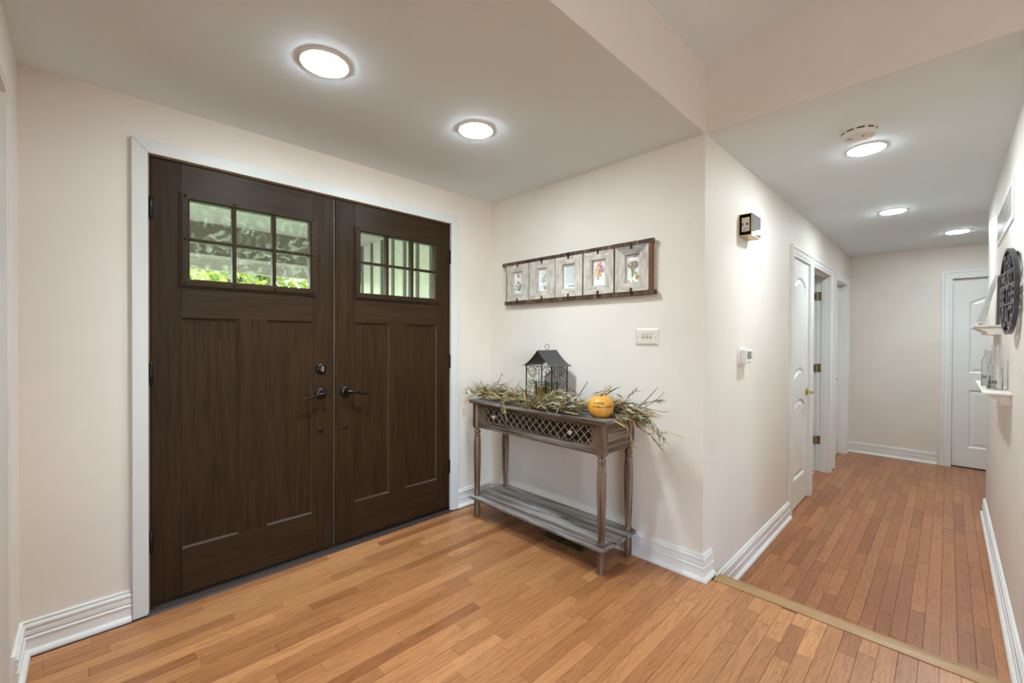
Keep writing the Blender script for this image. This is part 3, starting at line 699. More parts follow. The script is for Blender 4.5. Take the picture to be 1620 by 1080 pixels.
# apron
bx(1.903, 1.92, 1.2945, 2.2635, .626, .664).build('apron_rail', 'cons_y', ct, bevel=.001)
bx(1.903, 1.92, 1.2945, 2.2635, .779, .790).build('apron_rail', 'cons_y', ct, bevel=.001)
for k in range(3):
    z0 = .628+k*.054
    bx(1.944, 2.17, 1.258, 1.272, z0+.0006, z0+.0534).build('side_board', 'cons_x', ct, bevel=.001)
    bx(1.944, 2.17, 2.286, 2.300, z0+.0006, z0+.0534).build('side_board', 'cons_x', ct, bevel=.001)
bx(2.186, 2.20, 1.2945, 2.2635, .628, .790).build('back_board', 'cons_y', ct)
dr = bx(1.918, 1.924, 1.30, 2.258, .664, .779).build('drawer', 'cons_y', ct)
for a, b, c, d in ((1.2955, 1.328, .6655, .7775), (2.196, 2.2625, .6655, .7775), (1.328, 2.196, .6655, .674), (1.328, 2.196, .769, .7775)):
    bx(1.905, 1.92, a, b, c, d).build('drawer_frame', 'cons_y' if b-a > .2 else 'cons_z', dr, bevel=.001)
bx(1.9165, 1.9185, 1.328, 2.196, .674, .769).build('mirror', 'mirror_dimmed', dr)
ly0, ly1, lz0, lz1 = 1.328, 2.196, .674, .769
H_ = lz1-lz0; step = .054
for sgn, xf in ((1, 1.9085), (-1, 1.9115)):
    k = -3
    while True:
        a = ly0 + k*step
        if a > ly1: break
        k += 1
        # line y = a + (z - lz0)*1 ; clip in y
        t0, t1 = max(0, ly0-a), min(H_, ly1-a)
        if t1-t0 < .012: continue
        w = .0026
        if sgn > 0: p0, p1 = (a+t0, lz0+t0), (a+t1, lz0+t1)
        else: p0, p1 = (a+t0, lz1-t0), (a+t1, lz1-t1)
        dx, dz = p1[0]-p0[0], p1[1]-p0[1]; L = math.hypot(dx, dz); nx, nz = -dz/L*w, dx/L*w
        MB().prism([(p0[0]+nx, p0[1]+nz), (p0[0]-nx, p0[1]-nz), (p1[0]-nx, p1[1]-nz), (p1[0]+nx, p1[1]+nz)], lambda p, q, t: (t, p, q), xf-.002, xf+.002).build('lattice_slat', 'lattice', dr)
for ky in (2.083, 1.457):
    MB().lathe([(.006, 0), (.0055, .012), (.011, .016), (.0135, .022), (.012, .028), (.007, .031), (0, .032)], (1.908, ky, .722), '-x', 16).build('knob', 'knob', dr, smooth=True)

# floor register under the console
fr_ = empty('floor_register', (2.06, 1.635, 0)); tag(fr_, 'brown slotted floor vent on the floor below the console shelf', 'floor vent')
MB().sweep([(2.030, 1.485), (2.090, 1.485), (2.090, 1.785), (2.030, 1.785)], [(-.012, 0), (-.010, .006), (.004, .007), (.004, 0)], lambda p, q, h: (p, q, h), closed=True).build('frame', 'oldbrass', fr_)
bx(2.03, 2.09, 1.485, 1.785, -.0002, .001).build('duct_shadow', 'dark', fr_)
for k in range(22): bx(2.034, 2.086, 1.492+k*.0133, 1.498+k*.0133, .001, .006).build('slat', 'oldbrass', fr_)

# ================================================================== LANTERN
lt = empty('wire_lantern', (2.105, 1.815, .815)); tag(lt, 'black wire house lantern with curved tin roof standing behind the garland', 'lantern')
lx0, lx1, lyA, lyB = 2.03, 2.18, 1.708, 1.923; zb, ze, zr = .815, 1.062, 1.164
ey0, ey1, ex0, ex1, yc = 1.686, 1.938, 2.01, 2.20, 1.812
# roof: concave sweep each side
rp = []
for i in range(9):
    t = i/8; rp.append((ey1 + (yc-ey1)*t, 1.066 + (zr-1.066)*(t**1.45)*1.0))
pr_ = rp + [(2*yc-y_, z_) for y_, z_ in reversed(rp[:-1])]
poly = pr_ + [(y_, z_-.0035) for y_, z_ in reversed(pr_)]
mb = MB(); n_ = len(pr_)
vs = [(x_, y_, z_) for x_ in (ex0, ex1) for y_, z_ in pr_] + [(x_, y_, z_-.003) for x_ in (ex0, ex1) for y_, z_ in pr_]
fs = [(i, i+1, n_+i+1, n_+i) for i in range(n_-1)] + [(2*n_+i, 3*n_+i, 3*n_+i+1, 2*n_+i+1) for i in range(n_-1)]
fs += [(i, 2*n_+i, 2*n_+i+1, i+1) for i in range(n_-1)] + [(n_+i, n_+i+1, 3*n_+i+1, 3*n_+i) for i in range(n_-1)] + [(0, n_, 3*n_, 2*n_), (n_-1, 3*n_-1, 4*n_-1, 2*n_-1)]
rf = mb.add(vs, fs).build('roof', 'roofmetal', lt, smooth=True)
MB().tube([(2.105, yc+.018*math.cos(t*math.pi/10), zr+.021+.018*math.sin(t*math.pi/10)) for t in range(21)], .0016, 6, False).build('hanging_ring', 'wire', rf, smooth=True)
for px_ in (lx0, lx1):
    for py_ in (lyA, lyB): bx(px_-.003, px_+.003, py_-.003, py_+.003, zb, ze+.01).build('post', 'wire', lt)
for z_ in (zb+.006, ze): MB().tube([(lx0, lyA, z_), (lx1, lyA, z_), (lx1, lyB, z_), (lx0, lyB, z_), (lx0, lyA, z_)], .002, 6).build('wire_rim', 'wire', lt)
bx(lx0, lx1, lyA, lyB, zb, zb+.004).build('base_plate', 'roofmetal', lt)
def scrolls(fn, w, seed):
    rnd = random.Random(seed); mb = MB(); h = ze-zb
    mb.tube([fn(w/2, zb), fn(w/2, ze)], .0017, 5)
    for side in (0, 1):
        for lev in range(3):
            cx = w*(.25+.5*side); cz = zb + h*(.17+.33*lev); fl_ = 1 if (lev+side) % 2 else -1; r0 = min(w*.24, .040)
            pts = [fn(cx+fl_*r0*(1-.75*t/14)*math.cos(t*.62), cz+r0*(1-.75*t/14)*math.sin(t*.62)) for t in range(15)]
            mb.tube(pts, .0014, 5)
        pts = [fn(w*(.25+.5*side)+w*.17*math.sin(t/12*math.pi*4), zb+h*t/12) for t in range(13)]
        mb.tube(pts, .0013, 5)
    return mb
scrolls(lambda a, z_: (lx0, lyA+a, z_), lyB-lyA, 1).build('scroll_side', 'wire', lt)
scrolls(lambda a, z_: (lx1, lyA+a, z_), lyB-lyA, 2).build('scroll_side', 'wire', lt)
scrolls(lambda a, z_: (lx0+a, lyA, z_), lx1-lx0, 3).build('scroll_side', 'wire', lt)
scrolls(lambda a, z_: (lx0+a, lyB, z_), lx1-lx0, 4).build('scroll_side', 'wire', lt)
# the gable wires
for gx_ in (lx0,):
    MB().tube([(gx_, lyA, ze), (gx_, yc, zr-.02), (gx_, lyB, ze)], .0018, 5).build('gable_wire', 'wire', lt)
for i, cy in enumerate((1.772, 1.862)):
    cn = MB().lathe([(.0, 0), (.037, 0), (.037, .105), (.034, .108), (0, .106)], (2.105, cy, .819), 'z', 20).build('jar_candle', 'amber', None, smooth=True)
    tag(cn, ('amber jar candle inside the wire lantern, the one beside the front doors' if i else 'amber jar candle inside the wire lantern, the one towards the orange pumpkin'), 'candle')
    MB().tube([(2.105, cy, .924), (2.107, cy, .934)], .001, 5).build('wick', 'ink', cn)
    MB().lathe([(.0385, 0), (.0385, .138), (.0405, .14), (.0405, .138), (.0395, .0)], (2.105, cy, .8195), 'z', 20).build('glass_jar', 'pane2', cn, smooth=True)

# ================================================================== GARLAND
ga = empty('dried_garland', (2.0, 1.7, .815)); tag(ga, 'dried leaf and twig garland draped along the console top', 'garland')
def gpath(t):   # t 0..1 from door side to hall side
    y_ = 2.33 + (1.10-2.33)*t
    x_ = 1.965 + .02*math.sin(t*9) + .05*max(0, t-.6)
    z_ = .836 + .006*math.sin(t*13) - .05*max(0, t-.92)*6*max(0, t-.92)
    return Vector((x_, y_, z_))
MB().tube([gpath(i/30) for i in range(31)], .006, 7).build('vine', 'twig', ga, smooth=True)
GREEN = [(.16, .18, .085), (.22, .24, .12), (.115, .135, .07), (.27, .27, .15)]
TAN = [(.60, .43, .16), (.68, .54, .28), (.46, .29, .09), (.64, .48, .22)]
RUST = [(.26, .13, .06), (.33, .17, .08), (.19, .10, .055)]
CREAM = [(.78, .75, .66), (.70, .68, .60), (.82, .80, .74)]
def foliage(pal, count, seed, wmin, wmax, lmin, lmax):
    rnd = random.Random(seed); mb = MB()
    for i in range(count):
        t = rnd.random(); p = gpath(t)
        ang = rnd.gauss(0, .5); rad = rnd.uniform(.0, .05)
        dirn = -1 if (t > .42 or rnd.random() < .5) else 1
        d = Vector((rnd.gauss(-.05, .42), dirn*rnd.uniform(.5, 1), rnd.gauss(.10, .28)))
        if t > .85: d = Vector((rnd.gauss(0, .35), -1, rnd.gauss(-.15, .4)))
        base_ = p + Vector((rnd.gauss(0, .042), rnd.gauss(0, .015), abs(rnd.gauss(0, .030))-.008))
        if 1.20 < base_.y < 1.46 and base_.x < 2.065: base_.x = 2.065 + rnd.random()*.04; d.x = abs(d.x)*.5
        mb.cur = rnd.choice(pal)
        L = rnd.uniform(lmin, lmax); tip = base_ + d.normalized()*L
        if tip.x > 2.235: d.x = -abs(d.x)
        if tip.z < .825 and base_.y+d.normalized().y*L > 1.22: d.z = abs(d.z)*.6+.03
        if base_.z < .824: base_.z = .824
        mb.blade(base_, d, L, rnd.uniform(wmin, wmax), (rnd.gauss(0, .5), rnd.gauss(0, .5), 1), rnd.uniform(0, .012), rnd.gauss(0, .012))
    return mb
for nm, pal, cnt, sd_, w0, w1, l0, l1 in (('green_leaves', GREEN, 760, 1, .007, .015, .05, .12), ('tan_grass', TAN, 760, 2, .004, .010, .05, .14), ('rust_leaves', RUST, 360, 3, .005, .011, .04, .10), ('cream_leaves', CREAM, 300, 4, .008, .016, .035, .075)):
    o = foliage(pal, cnt, sd_, w0, w1, l0, l1).build(nm, 'plant', ga, recalc=False); o['kind'] = 'stuff'
# individual stems that stand clear of the garland
def stem(pts, r, mat='twig', berries=0, leaves=None, seed=0):
    mb = MB(); pts = [Vector(p) for p in pts]; rnd = random.Random(seed)
    fine = []
    for i in range(len(pts)-1):
        for k in range(4): fine.append(pts[i].lerp(pts[i+1], k/4))
    fine.append(pts[-1])
    mb.cur = (.99, .99, .99)
    rr = [r*(1-.6*i/len(fine)) for i in range(len(fine))]
    if leaves:
        mb.cur = rnd.choice(leaves)
        mb.tube(fine, rr, 5)
        for i, p in enumerate(fine[3:]):
            for _ in range(2):
                mb.cur = rnd.choice(leaves); t = (fine[min(i+4, len(fine)-1)]-fine[i+2]).normalized()
                mb.blade(p, t+Vector((rnd.gauss(0, .4), rnd.gauss(0, .4), rnd.gauss(0, .4))), rnd.uniform(.02, .05), rnd.uniform(.003, .007), (rnd.gauss(0, 1), rnd.gauss(0, 1), 1))
        return mb.build('stem', 'plant', ga, recalc=False)
    mb.tube(fine, rr, 5)
    for k in range(berries):
        p = fine[-1-k*2]; mb.lathe([(0, -.004), (.0035, -.002), (.0042, .001), (0, .005)], p, 'z', 6)
    return mb.build('twig', mat, ga, smooth=True)
stem([(2.03, 1.56, .85), (2.04, 1.50, .92), (2.05, 1.47, .97), (2.05, 1.455, .992)], .0035, seed=1)
stem([(2.02, 1.62, .87), (2.03, 1.56, .94), (2.02, 1.52, .93), (2.01, 1.46, .88)], .0025, seed=2)
stem([(1.98, 2.26, .84), (1.99, 2.20, .92), (2.0, 2.15, .945), (2.0, 2.135, .985), (2.0, 2.12, .995)], .0022, berries=2, seed=3)
stem([(1.96, 2.31, .84), (1.95, 2.40, .88), (1.95, 2.43, .885)], .0015, berries=1, seed=4)
stem([(1.95, 2.31, .835), (1.93, 2.38, .86), (1.93, 2.42, .865)], .0015, berries=1, seed=5)
stem([(1.94, 2.30, .835), (1.90, 2.34, .83), (1.865, 2.352, .77), (1.855, 2.365, .71)], .002, leaves=TAN, seed=6)
stem([(1.93, 2.02, .84), (1.885, 1.98, .845), (1.868, 1.965, .80), (1.864, 1.945, .755)], .0025, leaves=TAN[:2], seed=7)
stem([(1.93, 2.06, .84), (1.884, 2.01, .84), (1.867, 1.99, .81), (1.862, 1.97, .79)], .002, leaves=GREEN, seed=8)
stem([(2.02, 1.18, .85), (2.02, 1.10, .90), (2.02, 1.04, .965), (2.02, 1.015, .995)], .003, leaves=None, seed=9)
stem([(2.0, 1.2, .85), (2.03, 1.10, .88), (2.05, 1.03, .93), (2.06, 1.0, .97)], .0022, seed=10)
stem([(2.02, 1.22, .85), (2.0, 1.12, .88), (2.0, 1.02, .82), (2.0, .96, .74)], .0025, leaves=GREEN, seed=11)
stem([(2.0, 1.22, .84), (1.99, 1.12, .83), (1.98, 1.02, .79), (1.98, .90, .785)], .0028, leaves=TAN, seed=12)
stem([(2.0, 1.22, .84), (1.98, 1.12, .81), (1.97, 1.02, .76), (1.96, .97, .72)], .0026, leaves=RUST, seed=13)
stem([(2.03, 1.22, .84), (2.03, 1.12, .83), (2.02, 1.05, .80), (2.0, .995, .765)], .0022, leaves=RUST, seed=14)
stem([(2.04, 1.2, .86), (2.06, 1.1, .88), (2.06, 1.0, .87), (2.06, .97, .88)], .002, seed=15)
stem([(2.05, 1.22, .86), (2.06, 1.12, .90), (2.05, 1.05, .92), (2.05, 1.01, .925)], .0022, leaves=GREEN, seed=16)
stem([(1.97, 1.22, .83), (1.96, 1.15, .79), (1.96, 1.12, .73), (1.96, 1.11, .70)], .0022, leaves=TAN, seed=17)
stem([(1.98, 1.75, .85), (1.97, 1.69, .90), (1.98, 1.62, .93), (1.99, 1.55, .915)], .0024, leaves=TAN, seed=18)
stem([(1.97, 1.86, .85), (1.97, 1.83, .93), (1.98, 1.81, .985), (1.98, 1.805, 1.01)], .002, leaves=[(.36, .33, .15)], seed=19)
stem([(2.05, 1.40, .85), (2.06, 1.36, .92), (2.06, 1.33, .965)], .0022, leaves=TAN, seed=20)
stem([(2.08, 1.42, .85), (2.09, 1.37, .93), (2.09, 1.34, .95)], .0026, leaves=GREEN, seed=21)
stem([(2.06, 1.25, .86), (2.07, 1.20, .93), (2.07, 1.17, .96)], .002, leaves=RUST, seed=22)
stem([(1.95, 2.22, .85), (1.97, 2.14, .93), (1.98, 2.09, .92), (1.98, 2.03, .90)], .002, leaves=RUST, seed=23)

# ================================================================== PUMPKIN
pk = empty('pumpkin_ornament', (1.997, 1.322, .815)); tag(pk, 'round orange pumpkin ornament with dark lettering on the console top', 'ornament')
PC = Vector((1.985, 1.322, .815)); pr0 = .069
def prad(z_): # radius at height above base
    t = (z_-.056)/.064; return pr0*math.sqrt(max(0, 1-min(1, abs(t))**2.25))
prof = [(0, 0.001), (.030, 0.0), (.041, .003)] + [(prad(z_), z_) for z_ in [.010+.0045*i for i in range(22)]] + [(.034, .1145), (.029, .115), (.026, .109), (0, .107)]
MB().lathe(prof, PC, 'z', 40).build('body', 'pumpkin', pk, smooth=True)
MB().lathe([(.0275, .1085), (.020, .1105), (0, .111)], PC, 'z', 24).build('cap', 'pumpkintop', pk, smooth=True)
MB().tube([PC+Vector((.006, .002, .110)), PC+Vector((.004, -.004, .122)), PC+Vector((.0, -.012, .126))], [.005, .004, .003], 8).build('stalk', 'twig', pk, smooth=True)
for body, zc_, size, du in (('a Blessing', .083, .0165, .012), ("it's a life so beautiful", .063, .0150, -.006)):
    vs, fs = text_geo(body, size, 0, .35, .92, .0002); out = []
    # the direction that faces the camera
    az = math.atan2(-PC.y, -PC.x)
    for x_, y_, _ in vs:
        z_ = zc_ + y_; r_ = prad(z_)+.0006; a_ = az + (x_-du)/pr0
        out.append((PC.x+r_*math.cos(a_), PC.y+r_*math.sin(a_), PC.z+z_))
    MB().add(out, fs).build('lettering', 'ink', pk, recalc=False)

# ================================================================== PICTURE FRAME ROW
pf = empty('picture_frame_row', (C, 1.735, 1.484)); tag(pf, 'row of five whitewashed picture frames clipped between two barn wood rails', 'picture frames')
def rail(y0_, y1_, z0_, z1_, seed):
    rnd = random.Random(seed); n = 16; lo = []; hi = []
    for i in range(n+1):
        y_ = y0_+(y1_-y0_)*i/n
        lo.append((y_, z0_+rnd.uniform(-.0008, .0008))); hi.append((y_, z1_+rnd.uniform(-.0012, .0012)))
    MB().prism(lo+hi[::-1], lambda p, q, t: (t, p, q), 2.210, 2.230).build('rail', 'barn', pf)
rail(1.140, 2.345, 1.770, 1.795, 1); rail(1.126, 2.322, 1.485, 1.509, 2)
FR = [(2.073, 2.293), (1.835, 2.064), (1.612, 1.829), (1.388, 1.602), (1.165, 1.376)]
OP = [(2.138, 2.233), (1.906, 1.994), (1.674, 1.770), (1.444, 1.541), (1.221, 1.312)]
fz0, fz1, oz0, oz1 = 1.5095, 1.7695, 1.562, 1.720
cols = []
PR = random.Random(11)
def disc(mb, y_, z_, r, col, n=7, ry=1.0):
    mb.cur = col; a0 = PR.random()*6
    mb.add([(2.2238-PR.random()*.0003, y_+r*ry*math.cos(a0+2*math.pi*k/n)*PR.uniform(.75, 1.1), z_+r*math.sin(a0+2*math.pi*k/n)*PR.uniform(.75, 1.1)) for k in range(n)], [tuple(range(n))])
for i, ((a, b), (c, d)) in enumerate(zip(FR, OP)):
    fr0 = bx(2.226, 2.236, a+.004, b-.004, fz0+.003, fz1-.003).build('frame', 'barn_edge', pf)
    fr0['label'] = ['whitewashed frame with a rose card', 'whitewashed frame with a yellow flower card', 'whitewashed frame with a printed verse card', 'whitewashed frame with a red and blue bouquet card', 'whitewashed frame with a heart wreath and pumpkin card'][i]
    xa, xb = 2.2045, 2.227; e_ = .0004
    for poly, mt in (([(a, fz0), (c, oz0), (c, oz1), (a, fz1)], 'white_wash_v'), ([(b, fz1), (d, oz1), (d, oz0), (b, fz0)], 'white_wash_v'),
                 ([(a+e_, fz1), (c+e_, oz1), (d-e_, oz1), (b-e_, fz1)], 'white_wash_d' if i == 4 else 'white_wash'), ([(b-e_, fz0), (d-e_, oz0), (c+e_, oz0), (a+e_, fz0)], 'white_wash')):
        MB().prism(poly, lambda p, q, t: (t, p, q), xb, xa).build('frame_board', mt, fr0, bevel=.0008)
    bx(2.2242, 2.2255, c-.004, d+.004, oz0-.004, oz1+.004).build('card', 'card', fr0)
    mb = MB(); cy = (c+d)/2; h = (oz1-oz0); w = d-c
    # image left = larger y
    if i == 0:
        for (u, v, r) in ((.45, .86, .009), (.40, .80, .008), (.36, .90, .007), (.52, .76, .007)): disc(mb, d-u*w, oz0+v*h, r, PR.choice([(.75, .12, .12), (.80, .25, .22)]))
        for _ in range(9): disc(mb, d-PR.gauss(.5, .10)*w, oz0+PR.gauss(.48, .05)*h, .006, PR.choice([(.75, .14, .16), (.85, .35, .32)]))
        for _ in range(26): disc(mb, d-PR.gauss(.5, .20)*w, oz0+PR.gauss(.30, .10)*h, .006, PR.choice([(.07, .16, .08), (.12, .25, .12), (.05, .10, .06)]), 5)
        for _ in range(5): disc(mb, d-PR.uniform(.6, .9)*w, oz0+PR.uniform(.03, .12)*h, .003, (.2, .18, .2), 5)
    elif i == 1:
        for _ in range(40): disc(mb, d-PR.gauss(.58, .17)*w, oz0+PR.gauss(.60, .16)*h, .005, PR.choice([(.70, .66, .25), (.45, .52, .30), (.40, .50, .55), (.30, .40, .42), (.78, .74, .40)]), 5)
        for _ in range(14): disc(mb, d-PR.gauss(.56, .10)*w, oz0+PR.gauss(.48, .10)*h, .005, PR.choice([(.18, .26, .34), (.30, .38, .50)]), 5)
        for _ in range(8): disc(mb, d-PR.uniform(.55, .85)*w, oz0+PR.uniform(.08, .22)*h, .007, PR.choice([(.40, .30, .18), (.50, .40, .26)]), 4)
        for _ in range(5): disc(mb, d-PR.uniform(.1, .3)*w, oz0+PR.uniform(.04, .2)*h, .003, (.30, .34, .38), 5)
    elif i == 2:
        for k in range(13):
            z_ = oz1 - h*(.07+.058*k); u = .12+PR.random()*.06
            while u < .9-PR.random()*.12:
                L = PR.uniform(.05, .14); mb.cur = (.16, .20, .26)
                mb.add([(2.2237, d-u*w, z_), (2.2237, d-(u+L)*w, z_), (2.2237, d-(u+L)*w, z_+.0032), (2.2237, d-u*w, z_+.0032)], [(0, 1, 2, 3)]); u += L+.03
        mb.cur = (.05, .06, .08)
        mb.tube([(2.2236, d-(.35+.55*t/24)*w, oz0+h*(.11+.03*math.sin(t*1.7)+.02*math.sin(t*.6))) for t in range(25)], .0011, 4)
    elif i == 3:
        for _ in range(26): disc(mb, d-PR.gauss(.45, .16)*w, oz0+PR.gauss(.74, .12)*h, .007, PR.choice([(.78, .20, .20), (.80, .36, .35), (.75, .30, .12)]), 6)
        for _ in range(14): disc(mb, d-PR.gauss(.55, .12)*w, oz0+PR.gauss(.63, .08)*h, .006, PR.choice([(.20, .22, .45), (.30, .30, .55)]), 6)
        for _ in range(16): disc(mb, d-PR.gauss(.42, .14)*w, oz0+PR.gauss(.46, .08)*h, .006, PR.choice([(.75, .25, .12), (.78, .42, .15)]), 6)
        for _ in range(26): disc(mb, d-PR.gauss(.52, .20)*w, oz0+PR.gauss(.45, .16)*h, .005, PR.choice([(.20, .33, .15), (.40, .50, .25), (.60, .62, .25)]), 5)
        for _ in range(6): disc(mb, d-PR.gauss(.3, .08)*w, oz0+PR.gauss(.3, .06)*h, .005, (.75, .40, .50), 5)
    else:
        for k in range(90):
            t = PR.random()*2*math.pi; hx = 16*math.sin(t)**3/17; hy = (13*math.cos(t)-5*math.cos(2*t)-2*math.cos(3*t)-math.cos(4*t))/17
            disc(mb, d-(.48+.33*hx)*w+PR.gauss(0, .003), oz0+(.60+.20*hy)*h+PR.gauss(0, .004), .0055, PR.choice([(.16, .14, .10), (.30, .30, .14), (.55, .52, .18), (.32, .20, .22), (.12, .15, .12)]), 5)
        for k in range(24): disc(mb, d-(.48+PR.gauss(0, .10))*w, oz0+(.58+PR.gauss(0, .06))*h, .007, PR.choice([(.36, .24, .20), (.42, .30, .26)]), 6)
        for k in range(5): disc(mb, d-(.70+.05*k)*w, oz0+.17*h, .014, [(.72, .30, .08), (.80, .38, .12), (.70, .28, .07), (.82, .42, .15), (.68, .26, .06)][k], 9, .45)
        for k in range(14): disc(mb, d-PR.uniform(.35, .75)*w, oz0+PR.uniform(.2, .38)*h, .006, PR.choice([(.55, .50, .2), (.35, .42, .18), (.2, .28, .12)]), 5)
        for k in range(4): disc(mb, d-PR.uniform(.1, .5)*w, oz0+.06*h, .006, (.62, .48, .25), 6)
        disc(mb, d-.62*w, oz0+.94*h, .006, (.70, .20, .15)); disc(mb, d-.52*w, oz0+.92*h, .004, (.70, .20, .15))
    mb.build('print', 'print', fr0, recalc=False)
    ym = (a+b)/2
    for z0_, z1_ in ((1.752, 1.785), (1.490, 1.530)):
        zr_ = z1_ if z0_ < 1.6 else z0_
        pts = [(ym-.006, z0_), (ym+.006, z0_), (ym+.006, z1_), (ym-.006, z1_)]
        cl = MB().prism(pts, lambda p, q, t: (t, p, q), 2.2035, 2.2005)
        cl.lathe([(.003, 0), (.002, .0015), (0, .002)], (2.2005, ym, z1_-.008 if z0_ < 1.6 else z0_+.008), '-x', 8)
        cl.build('clip', 'bronze', fr0, bevel=.0012)
for y_ in (2.069, 1.832, 1.607, 1.382, 1.156, 2.300):
    bx(2.212, 2.238, y_-.007, y_+.007, 1.508, 1.771).build('slat', 'barn_edge' if y_ < 1.2 else 'barn', pf)
for y_ in (1.3, 2.2): bx(2.23, C, y_-.01, y_+.01, 1.776, 1.79).build('wall_spacer', 'barn', pf)

# ================================================================== SWITCH, CHIME, THERMOSTAT
sw = empty('light_switch', (C, 1.191, 1.204)); tag(sw, 'ivory triple toggle light switch plate on the wall above the garland', 'light switch')
pl = MB().sweep([(1.121, 1.204), (1.261, 1.204), (1.261, 1.298), (1.121, 1.298)], [(0, 0), (.0, -.004), (.010, -.0095), (.028, -.0095), (.0295, -.0075), (.0295, 0)], lambda p, q, h: (C+h, p, q), closed=True).build('plate', 'ivory', sw)
bx(C-.0075, C-.001, 1.149, 1.233, 1.232, 1.270).build('inner_plate', 'ivory', sw)
for y_ in (1.168, 1.191, 1.214):
    tg = bx(C-.0085, C-.007, y_-.0045, y_+.0045, 1.241, 1.261).build('toggle_slot', 'greyplastic', sw)
    MB().prism([(-.008, 1.246), (-.021, 1.258), (-.019, 1.263), (-.008, 1.257)], lambda p, q, t: (C+p, t, q), y_-.0035, y_+.0035).build('toggle', 'whiteplastic', tg, bevel=.001)
for y_ in (1.138, 1.244): MB().lathe([(.003, 0), (.0025, .001), (0, .0012)], (C-.0095, y_, 1.251), '-x', 8).build('screw', 'oldbrass', sw)

dc = empty('door_chime', (2.84, E, 1.85)); tag(dc, 'open sided brass door chime box with mirrored front on the hallway wall', 'door chime')
cx0, cx1, cyf, cz0, cz1 = 2.755, 2.925, E-.066, 1.85, 1.978
bx(cx0, cx1, E-.004, E, cz0, cz1).build('back_plate', 'brass', dc)
bx(cx0, cx1, cyf, E-.004, cz1-.004, cz1).build('top_plate', 'brass', dc)
bx(cx0, cx1, cyf, E-.004, cz0, cz0+.004).build('bottom_plate', 'brass', dc)
fp = bx(cx0, cx1, cyf-.003, cyf, cz0, cz1).build('front_frame', 'brass', dc)
bx(cx0+.004, cx1-.004, cyf-.0045, cyf-.003, cz0+.004, cz1-.004).build('mirror', 'mirror', fp)
bx(cx1-.004, cx1, cyf, E-.004, cz0, cz1).build('side_plate', 'brass', dc)
cb = bx(cx0+.012, cx1-.02, cyf+.010, E-.010, cz0+.026, cz1-.018).build('chime_unit', 'ivory', dc, bevel=.003)
for y_, w_, h_ in ((E-.017, .003, .014), (E-.042, .005, .012)): bx(cx0+.011, cx0+.0125, y_-w_, y_+w_, 1.913, 1.913+h_).build('slot', 'dark', cb)
mb = MB()
for k in range(3): mb.box(cx0+.0112, cx0+.0125, E-.045, E-.02, 1.884+.005*k, 1.8855+.005*k)
mb.build('printed_label', 'greyplastic', cb)

th = empty('thermostat', (2.81, E, 1.07)); tag(th, 'white wall thermostat with small grey screen beside the wall corner', 'thermostat')
pts = []
for k in range(24):
    a_ = 2*math.pi*k/24; c_, s_ = math.cos(a_), math.sin(a_)
    pts.append((2.815+.07*math.copysign(abs(c_)**.6, c_), 1.133+.062*math.copysign(abs(s_)**.8, s_)))
MB().prism(pts, lambda p, q, t: (p, t, q), E, E-.010).build('base_plate', 'whiteplastic', th, bevel=.002)
tb = MB().prism([(2.762, 1.093), (2.868, 1.093), (2.884, 1.105), (2.888, 1.133), (2.884, 1.163), (2.868, 1.177), (2.762, 1.177)], lambda p, q, t: (p, t, q), E-.009, E-.045).build('body', 'whiteplastic', th, bevel=.003)
bx(2.775, 2.852, E-.0462, E-.044, 1.121, 1.166).build('screen', 'greyplastic', tb)
for k in range(3): bx(2.784+.02*k, 2.796+.02*k, E-.0465, E-.044, 1.102, 1.106).build('button', 'dark', tb)
for k in range(3): bx(2.868, 2.876, E-.0465, E-.044, 1.122+.015*k, 1.129+.015*k).build('button', 'greyplastic', tb)

# ================================================================== RIGHT WALL: vent, round sign, shelves
vn = empty('return_air_vent', (3.71, RW, 1.84)); tag(vn, 'white return air vent grille high on the shelf wall', 'air vent')
vx0, vx1, vz0, vz1 = 3.25, 4.17, 1.838, 2.052
MB().sweep([(vx0, vz0), (vx1, vz0), (vx1, vz1), (vx0, vz1)], [(0, 0), (.002, .006), (.030, .008), (.034, .003), (.034, 0)], lambda p, q, h: (p, RW+h, q), closed=True).build('frame', 'shelf', vn)
bx(vx0+.030, vx1-.030, RW, RW+.0070, vz0+.030, vz1-.030).build('duct_shade', 'hole_shade', vn)  # solid flush panel; shade inside the grille holes put into its dark colour
for k in range(30):
    x_ = vx0+.048+k*.0284; bx(x_-.0025, x_+.0025, RW+.006, RW+.0072, vz0+.030, vz1-.030).build('grille_bar', 'shelf', vn)
for k in range(9):
    z_ = vz0+.042+k*.0163; bx(vx0+.030, vx1-.030, RW+.006, RW+.0073, z_-.0022, z_+.0022).build('grille_bar', 'shelf', vn)

rs = empty('round_sign', (3.055, RW+.02, 1.265)); tag(rs, 'round black cut metal word sign on the shelf wall', 'wall sign')
rc = Vector((3.055, -.199, 1.4665)); tilt = math.atan2(.022, .4)
def sgn_fn(a_, z_, d): # a_ along the wall to the left as read (towards the far end = -a_), d out of the wall
    # read left to right = +x (far) to -x (near)
    return (rc.x - a_*math.cos(tilt) + d*0, rc.y - a_*math.sin(tilt) + d, rc.z + z_)
ring = [(.2*math.cos(2*math.pi*k/56), .2*math.sin(2*math.pi*k/56)) for k in range(56)]
MB().sweep(ring, [(0, -.007), (0, .009), (.014, .009), (.014, -.007)], sgn_fn, closed=True).build('ring', 'blackmetal', rs, bevel=.001)
for z_, hw in ((.092, .158), (.028, .180), (-.060, .172)):
    MB().prism([(-hw, z_-.004), (hw, z_-.004), (hw, z_+.004), (-hw, z_+.004)], sgn_fn, -.006, .008).build('bar', 'blackmetal', rs)
